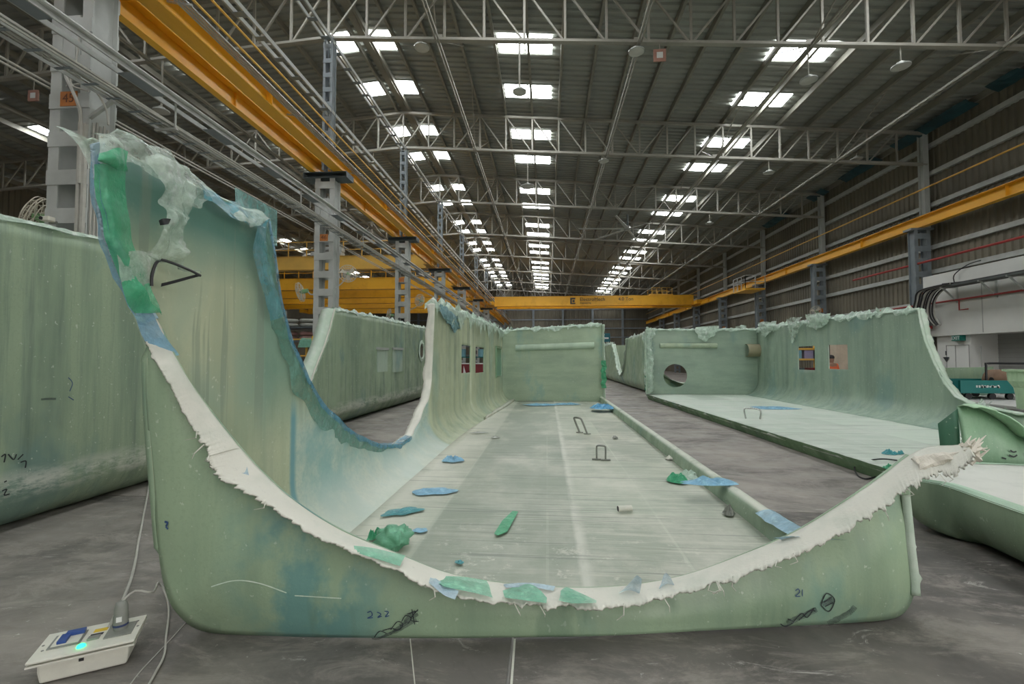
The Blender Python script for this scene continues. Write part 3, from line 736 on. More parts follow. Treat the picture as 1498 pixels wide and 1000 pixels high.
def shell_wall(parent, name, top, xw, inward, z0, fil, mats, holes=(), H=2.65, lean=None, rib=0.0, step=.12, nrow=16, t=.03):
    """side wall of a hull: columns along Y under the top line 'top' [(Y, z)], rows from the bottom fillet upwards"""
    line = resample([(0, y, z) for y, z in top], step)
    cols = [(p.y, p.z) for p in line]
    for h in holes:
        for y in h[:2]:
            for a, b in zip(cols, cols[1:]):
                if a[0] < y < b[0]: cols.append((y, a[1]+(b[1]-a[1])*(y-a[0])/(b[0]-a[0]))); break
    cols.sort()
    lv = sorted(set([round(i/nrow, 4) for i in range(nrow+1)] + [round((z-z0-fil)/(H-z0-fil), 4) for h in holes for z in h[2:4]]))
    NA = 8; rows = []
    nr = NA + len(lv)
    vv = []; rim = []
    for (y, zt) in cols:
        col = []
        zt_ = max(zt, z0+.05)
        amax = PI/2 if zt_ >= z0+fil else math.acos(max(-1, min(1, (z0+fil-zt_)/fil)))
        for i in range(NA):
            a = amax*i/NA; col.append((fil-fil*math.sin(a), z0+fil-fil*math.cos(a)))
        zs = z0+fil-fil*math.cos(amax); ds = fil-fil*math.sin(amax)
        for q in lv: col.append((ds, zs+(max(zt_, zs)-zs)*q))
        pts = []
        for d, z in col:
            yy = y + (lean(z, y) if lean else 0)
            dd = d + (rib*(math.sin(y*2*PI/.62)+.5*math.sin(y*2*PI/1.37+1))*min(1, max(0, (H-z)/.5)) if rib else 0) + .008*nz(y*.8, z*.8, 3.3)
            pts.append(Vector((xw(y)+inward*dd, yy, z)))
        vv.append(pts); rim.append(pts[-1])
    verts = [tuple(p) for c in vv for p in c]; faces = []
    for i in range(len(vv)-1):
        for j in range(nr-1):
            if any(abs(vv[i][k].z-vv[i][k+1].z) < 1e-6 for k in (j,)) and abs(vv[i+1][j].z-vv[i+1][j+1].z) < 1e-6: continue
            cy = (cols[i][0]+cols[i+1][0])/2; cz = (vv[i][j].z+vv[i][j+1].z)/2
            if any(h[0] < cy < h[1] and h[2] < cz < h[3] for h in holes): continue
            a = i*nr+j; f = (a, a+1, a+nr+1, a+nr)
            faces.append(f if inward < 0 else f[::-1])
    me = bpy.data.meshes.new(name); me.from_pydata(verts, [], faces); me.update()
    nsum = sum((p.normal.x for p in me.polygons))
    if nsum*inward < 0: me.flip_normals()
    for m_ in mats: me.materials.append(m_)
    for p in me.polygons: p.use_smooth = True
    o = add(name, me, parent); solid(o, t, -1.0); s = o.modifiers[-1]; s.material_offset = 1; s.material_offset_rim = 2; s.use_even_offset = False
    return o, rim

def flange(parent, name, rim, out, wd, m, jag=.04, step=.045, up=.02, seed=0):
    rim = resample(rim, step); rows = []
    for i, p in enumerate(rim):
        o_ = out(p) if callable(out) else Vector(out)
        q = wd*(.9+.25*nz(i*.11, seed)) + jag*nz(i*.55, seed+3.3) + jag*.8*abs(nz(i*1.7, seed+8.1))
        nrm = Vector((0, 0, 1))
        rows.append([p+Vector((0, 0, .002)), p+o_*(q*.3)+nrm*up, p+o_*(q*.65)+nrm*(up*.6), p+o_*q-nrm*(.01+.03*abs(nz(i*.8, seed+5)))])
    g = G().grid([[r_[k] for r_ in rows] for k in range(4)])
    return solid(g.obj(name, m, parent, smooth=True), .012, 0)

def torn(parent, name, rim, inw, m, hang=.12, up=.08, step=.05, seed=1.0, over=.1):
    """ragged skin of torn bagging film folded over a top edge"""
    rim = resample(rim, step); inw = Vector(inw); rows = []
    for i, p in enumerate(rim):
        e = lambda k, s=1.0: nz(i*step*3.2*s, seed*3.1+k*7.7)+.25*nz(i*.5*s, seed+k)
        h = hang*max(.12, .55+1.3*e(0)+.5*e(1, 2.7)); u = up*max(.1, .5+1.4*e(2, 1.4)+.8*e(3, 3.9))
        jx = inw.cross(Vector((0, 0, 1)))*(.04*e(4, 2))
        rows.append([p+inw*(.035+.03*e(5))-Vector((0, 0, h))+jx, p+inw*(.045+.03*e(6))-Vector((0, 0, h*.55)), p+inw*(.03)+Vector((0, 0, .01+.02*e(7))),
                     p+Vector((0, 0, .03+u*.5))+inw*(.03*e(8)), p-inw*(over*.35)+Vector((0, 0, .03+u))+jx, p-inw*over+Vector((0, 0, u*.3-.02))-jx])
    g = G().grid([[r_[k] for r_ in rows] for k in range(6)])
    return g.obj(name, m, parent, smooth=False)

def shards(parent, name, rim, inw, m, n, size=.12, seed=1):
    """single torn flaps that stick up from or hang off an edge"""
    rr = random.Random(seed); rim = resample(rim, .05); inw = Vector(inw); g = G()
    for _ in range(n):
        i = rr.randrange(1, len(rim)-1); p = rim[i]; d = (rim[i+1]-rim[i-1]).normalized()
        s = size*rr.uniform(.5, 1.3); up_ = rr.choice((1, 1, -1))
        tip = p + Vector((0, 0, up_*s)) + d*rr.uniform(-.6, .6)*s + inw*rr.uniform(-.3, .6)*s
        mid = p.lerp(tip, .55) + d*(s*.3) + inw*(s*.15)
        a = p-d*(s*.3)+Vector((0, 0, .01)); b = p+d*(s*.3)+Vector((0, 0, .01))
        g.quad(a, b, mid, tip); g.tri(a, tip, p.lerp(tip, .5)-d*(s*.35))
    o = g.obj(name, m, parent); o['kind'] = 'stuff'; return o

def end_wall(parent, name, corners, m_in, m_out, hole=None, nx=18, nzz=10, t=.03):
    """flat transverse wall; corners bl, br, tr, tl; hole = (centre u, centre v in metres from bl, radius)"""
    bl, br, tr, tl = [Vector(c) for c in corners]
    if hole is None:
        rows = [[bl.lerp(br, i/nx).lerp(tl.lerp(tr, i/nx), j/nzz)+Vector((0, .012*nz(i*.3, j*.4), 0)) for i in range(nx+1)] for j in range(nzz+1)]
        g = G().grid(rows)
    else:
        hu, hv, hr = hole; ux = (br-bl).normalized(); wd = (br-bl).length; ht = (tl-bl).length; uz = (tl-bl).normalized(); n = 48; g = G(); rows = [[], []]
        angs = []
        for k in range(n): angs.append(2*PI*k/n)
        for cx_, cy_ in ((0, 0), (wd, 0), (wd, ht), (0, ht)): angs.append(math.atan2(cy_-hv, cx_-hu) % (2*PI))
        for a in sorted(set(angs)):
            c_, s_ = math.cos(a), math.sin(a)
            tx = ((wd-hu)/c_ if c_ > 1e-9 else (-hu/c_ if c_ < -1e-9 else 1e9)); ty = ((ht-hv)/s_ if s_ > 1e-9 else (-hv/s_ if s_ < -1e-9 else 1e9)); tt = min(tx, ty)
            rows[0].append(bl+ux*(hu+hr*c_)+uz*(hv+hr*s_)); rows[1].append(bl+ux*(hu+tt*c_)+uz*(hv+tt*s_))
        g.grid(rows, True)
    me = g.mesh(name, m_in)
    if sum(p.normal.y for p in me.polygons) > 0: me.flip_normals()
    me.materials.append(m_out)
    o = add(name, me, parent); solid(o, t, -1.0); s = o.modifiers[-1]; s.material_offset = 1
    return o

def crumple(label, cat, name, c, sx, sy, h, m, rz=0.0, seed=0, group=None, n=12, parent=None, edge=.25):
    """a crumpled scrap of film lying at c"""
    c = Vector(c); rows = []
    for i in range(n+1):
        row = []
        for j in range(n+1):
            u, v = i/n*2-1, j/n*2-1; k = 1+edge*1.6*nz(math.cos(math.atan2(v, u))*1.6, math.sin(math.atan2(v, u))*1.6, seed*1.3)*max(abs(u), abs(v)); q_ = math.hypot(u, v); k *= (max(abs(u), abs(v))/q_ if q_ > 1e-6 else 1)
            zz = h*(.55+.9*nz(u*1.7+seed, v*1.7, seed*.7)+.30*nz(u*4.5, v*4.5+seed, 2))*(1.05-max(abs(u), abs(v))**2)
            x, y = u*sx*k, v*sy*k; row.append((c.x+x*math.cos(rz)-y*math.sin(rz), c.y+x*math.sin(rz)+y*math.cos(rz), c.z+.004+max(0, zz)))
        rows.append(row)
    o = G().grid(rows).obj(name, m, parent, smooth=False); solid(o, .003, 1)
    if parent is None: tag(o, label, cat, group)
    return o

# --- the near hull -------------------------------------------------
XA = -2.15
A = thing('hull_shell', 'near pale green fibreglass hull half with big curved white-edged front opening', 'fibreglass hull', (0, 3, 0))
inner_px = [(150,208),(158,300),(176,360),(203,420),(238,480),(268,540),(303,592),(345,645),(385,690),(432,732),(500,775),(580,808),(660,838),(750,853),(830,858),(915,855),(1000,840),(1080,812),(1160,778),(1235,733),(1290,695),(1330,665),(1360,652),(1395,650),(1413,648)]
inner_Y = [0,0,0,0,0,2.36,2.42,2.47,2.50,2.54,2.60,2.65,2.70,2.74,2.78,2.83,2.88,2.93,2.98,3.03,3.07,3.09,3.09,3.05,3.02]
outer_px = [(131,212),(138,300),(153,362),(180,427),(208,492),(234,548),(264,602),(298,660),(316,694),(374,730),(450,779),(540,820),(640,866),(750,888),(830,891),(920,887),(1000,867),(1080,846),(1165,813),(1250,773),(1308,737),(1345,708),(1378,697),(1402,692),(1424,668)]
RI = []; RO = []
for k, (q, y) in enumerate(zip(inner_px, inner_Y)):
    p = atX(*q, XA+.02) if k < 5 else atY(*q, y); RI.append(p)
    d = .10 if k < 5 else (.10+.13*min(1, (k-4)/5) if k < 20 else .23)
    RO.append(atY(*outer_px[k], p.y-d))
left_px = [(213,520),(214,585),(218,650),(224,720),(231,800),(239,852)]
LO = [atX(*q, XA) for q in left_px]
table = sorted([(p.z, p.y) for p in LO] + [(p.z, p.y) for p in RI[:5]]); table = [(0, 2.85), (.22, 2.62)] + [q for q in table if q[0] > .4] + [(2.9, table[-1][1]-.03)]
def yn(z):
    for a, b in zip(table, table[1:]):
        if a[0] <= z <= b[0]: return a[1]+(b[1]-a[1])*(z-a[0])/max(1e-6, b[0]-a[0])
    return table[-1][1]
YT = RI[0].y
def xw_a(y): return XA + .53*smooth01((y-8.2)/8.6)
ucut = [(390,322),(400,375),(412,440),(428,505),(448,555),(478,600),(520,636),(556,652),(582,650),(603,634),(616,612),(626,585),(632,555),(634,520),(635,480),(636,444)]
ucut = [atX(*q, XA) for q in ucut]
top_a = [(YT, RI[0].z), ((YT+ucut[0].y)/2, 2.66)] + [(p.y, p.z) for p in ucut] + [(10.5, 2.68), (13.5, 2.64), (16.6, 2.60)]
holes_a = [(10.75, 11.7, 1.25, 1.93), (12.2, 13.15, 1.22, 1.93), (14.9, 16.2, 1.02, 2.0)]
wallA, rimA = shell_wall(A, 'side_wall', top_a, xw_a, 1, .04, .52, [fg_near, fg_out, fg_out], holes_a, 2.65, lambda z, y: (yn(z)-YT)*max(0, 1-(y-YT)/1.3), .012)
iu0 = min(range(len(rimA)), key=lambda i: (rimA[i]-Vector((XA, ucut[0].y, ucut[0].z))).length); iu1 = min(range(len(rimA)), key=lambda i: (rimA[i]-Vector((XA, ucut[-1].y, ucut[-1].z))).length)
ufl = flange(A, 'side_opening_flange', rimA[iu0:iu1+1], (-1, -.05, 0), .17, trim_white, .012, up=.008, seed=2)
flange(A, 'top_flange', rimA[:iu0+1], (-1, 0, 0), .12, trim_green, .03, seed=5)
flange(A, 'top_flange', rimA[iu1:], (-1, 0, 0), .2, trim_green, .05, seed=7)
# blue-green flow film left around the opening
rows = [[], [], [], []]
for i, p in enumerate(resample([q for q in rimA[iu0:iu1] if q.y < 7.0], .05)):
    k = 1+.5*nz(i*.2, 9.1); d = Vector((0, -.55, -.55)) if p.y < 5.0 else Vector((0, 0, -.6))
    wd = .26*k*(1-.72*smooth01((p.y-4.6)/2.2))
    rows[0].append(p+Vector((.012, 0, .006))+d*wd); rows[1].append(p+Vector((.022, 0, .006))+d*wd*.5); rows[2].append(p+Vector((.014, 0, .012))); rows[3].append(p+Vector((-.08, 0, .030)))
G().grid(rows[:3]).obj('teal_flow_film', tint_teal, A, smooth=True)
r2 = [[p+Vector((.012, -.02, -.05*(1+nz(i*.3, 4)))) for i, p in enumerate(rows[2])], [p+Vector((.012, 0, 0)) for p in rows[2]], rows[3]]
G().grid(r2).obj('blue_flow_film', film_mat('deep_blue_film', (.06, .26, .40), .55, .35), A, smooth=True)
# front panel
NS = 110
ri_s = smooth_poly(RI, .02); ro_s = smooth_poly(RO, .02)
def at_frac(poly, t):
    x = t*(len(poly)-1); i = min(int(x), len(poly)-2); return poly[i].lerp(poly[i+1], x-i)
def arclen(poly):
    s = [0]
    for a, b in zip(poly, poly[1:]): s.append(s[-1]+(b-a).length)
    return s
def by_index(P, n):     # spline through control points, parameter = control index
    out = []
    for k in range(n+1):
        x = k/n*(len(P)-1); i = min(int(x), len(P)-2); t = x-i
        p0, p1, p2, p3 = P[max(i-1, 0)], P[i], P[i+1], P[min(i+2, len(P)-1)]
        out.append(0.5*((2*p1)+(p2-p0)*t+(2*p0-5*p1+4*p2-p3)*t*t+(3*p1-p0-3*p2+p3)*t**3))
    return out
base_px = [(300,924),(400,930),(500,932),(640,933),(760,932),(870,930),(960,926),(1050,921),(1150,916),(1240,911),(1300,906)]
BO = LO + [atY(258,895,2.46)] + [atZ(x, y, .012) for x, y in base_px] + [atY(1324,895,3.06), atY(1337,868,3.09), atY(1336,840,3.10)]
# rim control points 4..21 against the outline control points
rim_ctl = RI[4:22]
NP = 120
top_row = by_index(rim_ctl, NP); bot_row = by_index(BO, NP)
rows = []
for j in range(15):
    v = j/14; row = []
    for i in range(NP+1):
        p = bot_row[i].lerp(top_row[i], v); ln = (top_row[i]-bot_row[i]).length
        p = p + Vector((0, -1, 0))*(.10*min(1, ln)*math.sin(PI*v)*min(1, (NP-i)/14)) + Vector((0, -.006*nz(i*.1, j*.3), 0)); row.append(p)
    rows.append(row)
me = G().grid(rows).mesh('front_panel', fg_front, True)
if sum(p.normal.y for p in me.polygons) > 0: me.flip_normals()
me.materials.append(fg_near)
fp = add('front_panel', me, A); solid(fp, .025, -1); s_ = fp.modifiers[-1]; s_.material_offset = 1
bvhA = BVHTree.FromPolygons([v.co for v in me.vertices], [tuple(p.vertices) for p in me.polygons])
# the raw white flange around the opening
nf = 1100; ti = by_index(RI, nf); to = by_index(RO, nf)
wrap = trim_mat('pale_blue_wrapped_edge', (.36, .50, .58), (.56, .64, .64))
for nm, m_, f0, f1 in (('front_flange', trim_white, .155, 1), ('film_wrapped_flange', wrap, 0, .157)):
    rows = [[] for _ in range(6)]
    for i in range(int(nf*f0), int(nf*f1)+1):
        a, b = ti[i], to[i]; d = b-a; f = i/nf
        jag = .93+.10*nz(i*.022, 1.7)+(.13*nz(i*.06, 2.9)+.09*nz(i*.19, 5.2)+.05*nz(i*.55, 8.8))*(1.4 if f > .27 else .6)
        n_ = Vector((0, -.35, .94)) if f > .3 else Vector((.8, -.35, .45))
        bu = .008+.003*nz(i*.05, 3)
        rows[0].append(a-n_*.004); rows[1].append(a+d*.10+n_*bu*.8); rows[2].append(a+d*.45+n_*bu*1.2); rows[3].append(a+d*.70+n_*bu*1.1+n_*.005*nz(i*.3, 7)); rows[4].append(a+d*min(jag-.04, .86)+n_*(.006+.006*nz(i*.6, 2))); rows[5].append(a+d*jag+n_*(.004+.012*nz(i*.5, 8)))
    solid(G().grid(rows).obj(nm, m_, A, smooth=True), .010, -1)
# horn: torn end of the flange on the far side
rr = random.Random(3)
hc = [atY(*q) for q in ((1338, 688, 3.0), (1365, 676, 2.99), (1392, 672, 2.98), (1412, 668, 2.97), (1424, 660, 2.96))]
hs = smooth_poly(hc, .012); rows = []
for i, p in enumerate(hs):
    f = i/(len(hs)-1); rr_ = .085*(1-.45*f); row = []
    for k in range(16):
        a = 2*PI*k/16; q = rr_*(1+.55*nz(math.cos(a)*1.5+i*.13, math.sin(a)*1.5, 4.2)+.25*nz(math.cos(a)*4, math.sin(a)*4+i*.3, 9)); row.append(p+Vector((.25*math.cos(a)*q, .9*math.cos(a)*q, math.sin(a)*q*.75)))
    rows.append(row)
horn = G().grid(rows, True)
for k in range(26):
    p = hs[-1]+Vector((rr.uniform(-.05, 0), rr.uniform(-.05, .05), rr.uniform(-.045, .04))); d = Vector((rr.uniform(.02, .075), rr.uniform(-.04, .04), rr.uniform(-.02, .07)))
    horn.tube([p-d*.4, p+d*.4, p+d], [.016, .009, .002], 4)
horn.obj('torn_horn_end', trim_mat('raw_glass_tuft', (.70, .66, .57), (.55, .52, .44)), A)['kind'] = 'stuff'
# strands and tatters under the lip
g = G(); rr = random.Random(11)
for k in range(20):
    i = rr.randrange(300, nf-60); p = to[i]; L_ = rr.uniform(.02, .07)
    g.tube([p+Vector((0, .02, .01)), p+Vector((rr.uniform(-.03, .03), -.015, -L_*.5)), p+Vector((rr.uniform(-.05, .05), -.005, -L_))], [.004, .003, .0015], 4)
g.obj('loose_strands', trim_white, A)['kind'] = 'stuff'
# right edge strip of the front panel
edge = [atY(x, y, 3.08) for x, y in ((1322,722),(1326,760),(1330,800),(1335,840),(1337,868))]
rows = [[], [], []]
for i, p in enumerate(resample(edge, .03)):
    q = .05+.03*nz(i*.5, 4)+(.06 if .55 < i/28 < .9 else 0)*abs(nz(i*.7, 2)); rows[0].append(p+Vector((-.03, -.02, 0))); rows[1].append(p+Vector((.015, -.025, 0))); rows[2].append(p+Vector((q, .04, -.01)))
solid(G().grid(rows).obj('edge_strip', trim_green, A, smooth=True), .012, 0)
# floor pan
rows = []
for j in range(41):
    f = (j/40)**1.5; row = []
    for i in range(25):
        x = -1.72+(3.60)*i/24
        yb = 2.62+.125*(x+2)+.13; y = yb+(16.62-yb)*f
        xx = x if i else max(x, xw_a(y)+.43); row.append((xx, y, .085+.006*nz(x*1.2, y*1.2)))
    rows.append(row)
solid(G().grid(rows).obj('floor_pan', pan_a, A, smooth=True), .07, -1 if True else 1)
# side rail along the open edge of the pan
sec = [(1.86, .06), (1.875, .20), (1.90, .245), (1.95, .26), (2.0, .245), (2.02, .20), (2.03, .02)]
rows = [[(x+.006*nz(y*.7, k), y, z+.006*nz(y*1.3, k+4)) for k, (x, z) in enumerate(sec)] for y in [3.15+.3*i for i in range(46)]]
_rl = laminate('rail_laminate', (.27, .35, .25), (.19, .26, .185), (.2, .31, .25), (.6, .64, .54), .55)
_rl.mix(_rl.mul(_rl.pos('Z', .222, .252), _rl.noise(2.5, (1, .7, 1), 7, .28, .5, .7)), (.64, .66, .57), .9)
rl = G().grid(rows); rl.obj('side_rail', _rl.m, A, smooth=True)
# far end wall with its moulded bar
xl = xw_a(16.6)
end_wall(A, 'end_wall', [(xl, 16.62, .06), (2.0, 16.62, .06), (1.98, 16.62, 2.86), (xl-.02, 16.62, 2.62)], fg_end, fg_out)
rows = []
for k in range(9):
    a = PI*k/8; rows.append([(x, 16.61-.11*math.sin(a), z-.115*math.cos(a)) for x, z in ((-1.14, 2.0), (-1.1, 2.005), (1.66, 2.10), (1.70, 2.10))])
rows[0] = rows[0]; br_ = G().grid(rows); n0 = len(br_.v)
br_.obj('moulded_bar', laminate('bar_laminate', (.44, .56, .42), (.36, .47, .36), (.3, .45, .4), (.65, .72, .6), .45).m, A, smooth=True)
topend = [Vector((xl, 16.60, 2.62)), Vector((.3, 16.60, 2.75)), Vector((1.98, 16.60, 2.86))]
torn(A, 'torn_film_edge', topend, (0, -1, 0), film_pale, .11, .06, seed=4)
shards(A, 'torn_flaps', topend, (0, -1, 0), film_pale, 14, .13, 5)
rside = [Vector((1.99, 16.6, 2.84)), Vector((2.0, 16.6, 1.5)), Vector((2.0, 16.6, .2))]
flange(A, 'end_flange', rside, (.25, -1, 0), .22, trim_green, .08, seed=12, up=0)
crumple('', '', 'green_film_tail', (2.02, 16.5, .9), .1, .1, .1, film_green, parent=A, seed=3)
g = G(); rows = [[Vector((1.93+.08*nz(k*.5, 2)+.05*m_, 16.42-.05*m_+.05*nz(k*.7, m_), 1.55-.075*k)) for m_ in range(4)] for k in range(14)]
g.grid(rows).obj('green_film_tail', film_green, A)
# torn film along the far part of the side wall
torn(A, 'torn_film_edge', rimA[iu1-1:], (1, 0, 0), film_pale, .34, .13, seed=9, over=.2)
shards(A, 'torn_flaps', rimA[iu1+1:], (1, 0, 0), film_pale, 30, .17, 8)
XF = XA+.07
# white strip on the near edge of the far wall part (seen from the front)
# window frames in the wall
for h in holes_a[2:]:
    x = xw_a((h[0]+h[1])/2)
    G().box((x-.22, h[0]-.03, h[2]-.03), (x+.01, h[0], h[3]+.03)).box((x-.22, h[1], h[2]-.03), (x+.01, h[1]+.03, h[3]+.03)).box((x-.22, h[0], h[3]), (x+.01, h[1], h[3]+.03)).box((x-.22, h[0], h[2]-.03), (x+.01, h[1], h[2])).obj('opening_frame', laminate('deep_green_frame', (.20, .33, .20), (.13, .23, .14), (.12, .26, .2), (.5, .6, .45)).m, A)

# --- markings on the near hull -------------------------------------
def on_front(px, py):
    d = ray(px, py).normalized(); hit = bvhA.ray_cast(CAM, d)
    return hit[0] if hit[0] is not None else atY(px, py, 2.6)
def stroke(g, px, wd):
    P = [on_front(*q) for q in px]
    P = smooth_poly(P, .01)
    for i, (a, b) in enumerate(zip(P, P[1:])):
        t = (b-a)
        if t.length < 1e-5: continue
        n = Vector((0, -1, .1)); r_ = t.normalized().cross(n).normalized()*(wd*(.7+.5*abs(nz(i*.3, wd*99)))/2); o_ = Vector((0, -.006, 0))
        g.quad(a-r_+o_, a+r_+o_, b+r_+o_, b-r_+o_)
def ink(name, strokes, wd, m, parent=A):
    g = G()
    for s in strokes: stroke(g, s, wd)
    o = g.obj(name, m, parent); o['kind'] = 'stuff'; return o
ink('stencilled_marking', [[(548,931),(556,922),(566,925)], [(560,921),(575,917)], [(572,920),(582,908),(590,912),(584,920),(575,918)], [(588,908),(594,899),(602,903),(597,911)], [(596,897),(612,892)], [(603,890),(607,912)], [(612,890),(601,905),(613,908)]], .006, ink_black)
ink('stencilled_marking', [[(545,934),(580,922),(610,905)], [(570,926),(598,908)], [(585,914),(612,897)], [(592,908),(600,899),(608,893)]], .022, ink_soft)
ink('stencilled_marking', [[(1141,911),(1148,915),(1160,909),(1152,904)], [(1160,908),(1172,896),(1180,902),(1190,888)], [(1168,906),(1184,892),(1192,893)], [(1200,884),(1208,867),(1220,876),(1212,893),(1200,884)], [(1204,880),(1216,872)], [(1206,886),(1218,880)]], .007, ink_black)
ink('stencilled_marking', [[(1150,910),(1178,898),(1194,890)], [(1202,882),(1212,880),(1218,876)], [(1210,911),(1240,896),(1250,886)]], .036, ink_soft)
ink('blue_number', [[(1163,863),(1167,860),(1169,865),(1163,871),(1170,871)], [(1173,861),(1173,871)]], .006, ink_blue)
ink('blue_number', [[(538,895),(543,893),(545,899),(538,903),(546,902)], [(552,894),(558,897),(553,902),(559,900)], [(563,893),(569,894),(564,901),(570,899)]], .006, ink_blue)
ink('blue_number', [[(242,762),(247,764),(244,769),(247,773)]], .012, ink_blue)
ink('scuff_mark', [[(310,857),(345,848),(380,852),(420,866)], [(432,870),(500,874)]], .007, trim_green)

# --- film, tape and straps on the near hull's upright corner --------
def sheet(name, px_rows, m, parent, rough=.02, sub=3, smooth=True, freq=9.0):
    """rows of 3-D points, resampled into a lightly creased film"""
    rows = [by_index([Vector(p) for p in r_], (len(r_)-1)*sub*2) for r_ in px_rows]
    cols = list(zip(*rows)); cols = [by_index(list(c), (len(rows)-1)*sub*2) for c in cols]
    out = []
    for c in cols:
        out.append([p+Vector((rough*(1.2*nz(p.y*freq, p.z*freq, 1.3)+.5*abs(nz(p.y*freq*2.7, p.z*freq*2.2, 3.3))), rough*.8*nz(p.y*freq+5, p.z*freq, 4.1), rough*.8*nz(p.y*freq, p.z*freq+9, 7.7))) for p in c])
    return G().grid(out).obj(name, m, parent, smooth=smooth)
XI = XA+.05
def P_(x, y, dx=0.0): return atX(x, y, XI+dx)
fl_ = [[P_(136,240,.02), P_(155,238,.05), P_(182,240,.04)], [P_(143,300,.02), P_(160,300,.05), P_(185,302,.04)], [P_(158,360,.02), P_(174,360,.05), P_(198,360,.04)], [P_(182,418,.02), P_(200,412,.05), P_(216,405,.04)], [P_(204,450,.02), P_(218,445,.05), P_(237,462,.04)]]
sheet('green_film_band', fl_, film_green, A, .012)
fl_ = [[P_(129,225,-.06), P_(142,225,.03)], [P_(132,280,-.05), P_(148,280,.04)], [P_(141,330,-.05), P_(157,330,.04)], [P_(162,395,-.05), P_(182,392,.04)], [P_(192,455,-.05), P_(218,450,.04)], [P_(209,490,-.04), P_(240,488,.05)], [P_(226,525,-.03), P_(262,520,.06)]]
sheet('blue_film_band', fl_, film_blue, A, .012)
# clear film folded over the top edge, with a loose tail at the near end
tope = [(128,205),(165,200),(205,212),(245,240),(285,268),(305,285)]
fl_ = [[P_(126,196,-.1), P_(165,190,-.1), P_(205,201,-.1), P_(245,228,-.1), P_(285,256,-.1), P_(312,280,-.1)], [P_(130,206), P_(165,199,.0), P_(205,211,.0), P_(245,238,.0), P_(285,266,.0), P_(306,288,.0)],
       [P_(136,222,.05), P_(166,214,.04), P_(196,226,.05), P_(228,250,.05), P_(268,284,.06), P_(296,304,.05)], [P_(140,240,.06), P_(162,236,.05), P_(190,238,.06), P_(226,262,.06), P_(262,300,.07), P_(286,306,.06)]]
sheet('clear_film_fold', fl_, film_clear, A, .045, 4)
fl_ = [[P_(76,184,-.25), P_(100,190,-.2), P_(128,205,-.1), P_(150,203,-.03)], [P_(80,188,-.22), P_(112,206,-.15), P_(130,226,-.06), P_(152,214,0)], [P_(84,190,-.2), P_(116,228,-.12), P_(128,246,-.05), P_(150,238,.02)]]
sheet('clear_film_tail', fl_, film_clear, A, .03, 4)
sheet('green_film_fold', [[P_(140,222,.07), P_(160,216,.08), P_(180,222,.08)], [P_(142,236,.09), P_(164,232,.10), P_(182,240,.08)], [P_(150,238,.06), P_(168,246,.08), P_(184,250,.05)]], film_green, A, .03, 4)
fl_ = [[P_(212,226,.06), P_(245,240,.08), P_(290,272,.06)], [P_(228,262,.09), P_(255,272,.12), P_(280,300,.09)], [P_(238,290,.10), P_(262,300,.14), P_(272,315,.10)], [P_(238,315,.10), P_(255,325,.14), P_(264,330,.10)], [P_(226,340,.10), P_(250,350,.12), P_(270,352,.10)], [P_(222,372,.09), P_(256,376,.11), P_(280,384,.09)], [P_(228,378,.07), P_(262,386,.08), P_(293,403,.05)]]
sheet('clear_film_drape', fl_, film_clear, A, .06, 5)
sheet('clear_film_patch', [[P_(172,370,.04), P_(210,366,.05), P_(236,372,.04)], [P_(176,400,.05), P_(205,400,.06), P_(226,404,.04)], [P_(180,425,.04), P_(200,428,.05), P_(218,440,.03)]], film_clear, A, .02, 3)
sheet('green_film_flap', [[P_(178,410,.05), P_(200,402,.06)], [P_(186,440,.05), P_(218,432,.07)], [P_(200,458,.04), P_(237,460,.06)]], film_green, A, .02, 3)
fl_ = [[P_(292,268,-.08), P_(320,285,-.08), P_(350,300,-.08), P_(388,318,-.08)], [P_(293,276,.02), P_(320,292,.02), P_(350,308,.02), P_(390,324,.02)], [P_(300,292,.05), P_(326,310,.06), P_(344,320,.05), P_(388,336,.04)]]
sheet('blue_film_fold', fl_, film_mat('teal_blue_fold', (.11, .34, .40), .62, .2), A, .03, 4)
sheet('clear_film_fold', [[P_(340,302,-.05), P_(365,306,-.05), P_(388,318,-.05)], [P_(342,310,.06), P_(366,318,.06), P_(390,326,.04)], [P_(350,322,.06), P_(368,330,.06), P_(386,330,.04)]], film_clear, A, .05, 4)
sheet('blue_film_edge', [[P_(376,332,.03), P_(390,326,.02)], [P_(370,370,.03), P_(390,368,.015)], [P_(384,420,.03), P_(402,415,.015)], [P_(396,470,.03), P_(414,462,.015)]], tint_blue, A, .01, 4)
o = solid(G().quad(P_(344,274,-.28), P_(405,308,-.28), P_(405,360,-.30), P_(384,352,-.26)).tri(P_(344,274,-.28), P_(384,352,-.26), P_(345,300,-.24)).obj('stiff_film_sheet', film_mat('stiff_teal_sheet', (.16, .36, .33), .62, .25), A), .004, 0)
def strap(name, px, r_, m=ink_black):
    return G().tube(smooth_poly([P_(x, y, d) for x, y, d in px], .02), r_, 5).obj(name, m, A)
strap('black_strap', [(222,418,.06),(223,400,.06),(232,381,.07),(250,384,.07),(275,394,.06),(293,403,.05)], .008, black_m)
sheet('black_strap', [[P_(236,414,.05), P_(292,400,.05)], [P_(235,419,.05), P_(293,404,.05)]], black_m, A, .004, 3)
sheet('black_tape', [[P_(231,322,.10), P_(238,319,.13), P_(250,321,.13), P_(255,326,.10)], [P_(232,329,.11), P_(240,328,.14), P_(247,328,.13), P_(254,331,.10)]], black_m, A, .015, 3)
XI = XA+.06
sheet('blue_film_flap', [[P_(643,444), P_(660,452), P_(684,460)], [P_(645,458,.03), P_(661,466,.04), P_(680,470,.02)], [P_(650,466,.03), P_(663,476,.04), P_(675,478,.02)], [P_(658,474,.02), P_(665,487,.03), P_(670,480,.02)]], film_mat('grey_blue_film', (.20, .38, .42), .85, .4), A, .05, 4)
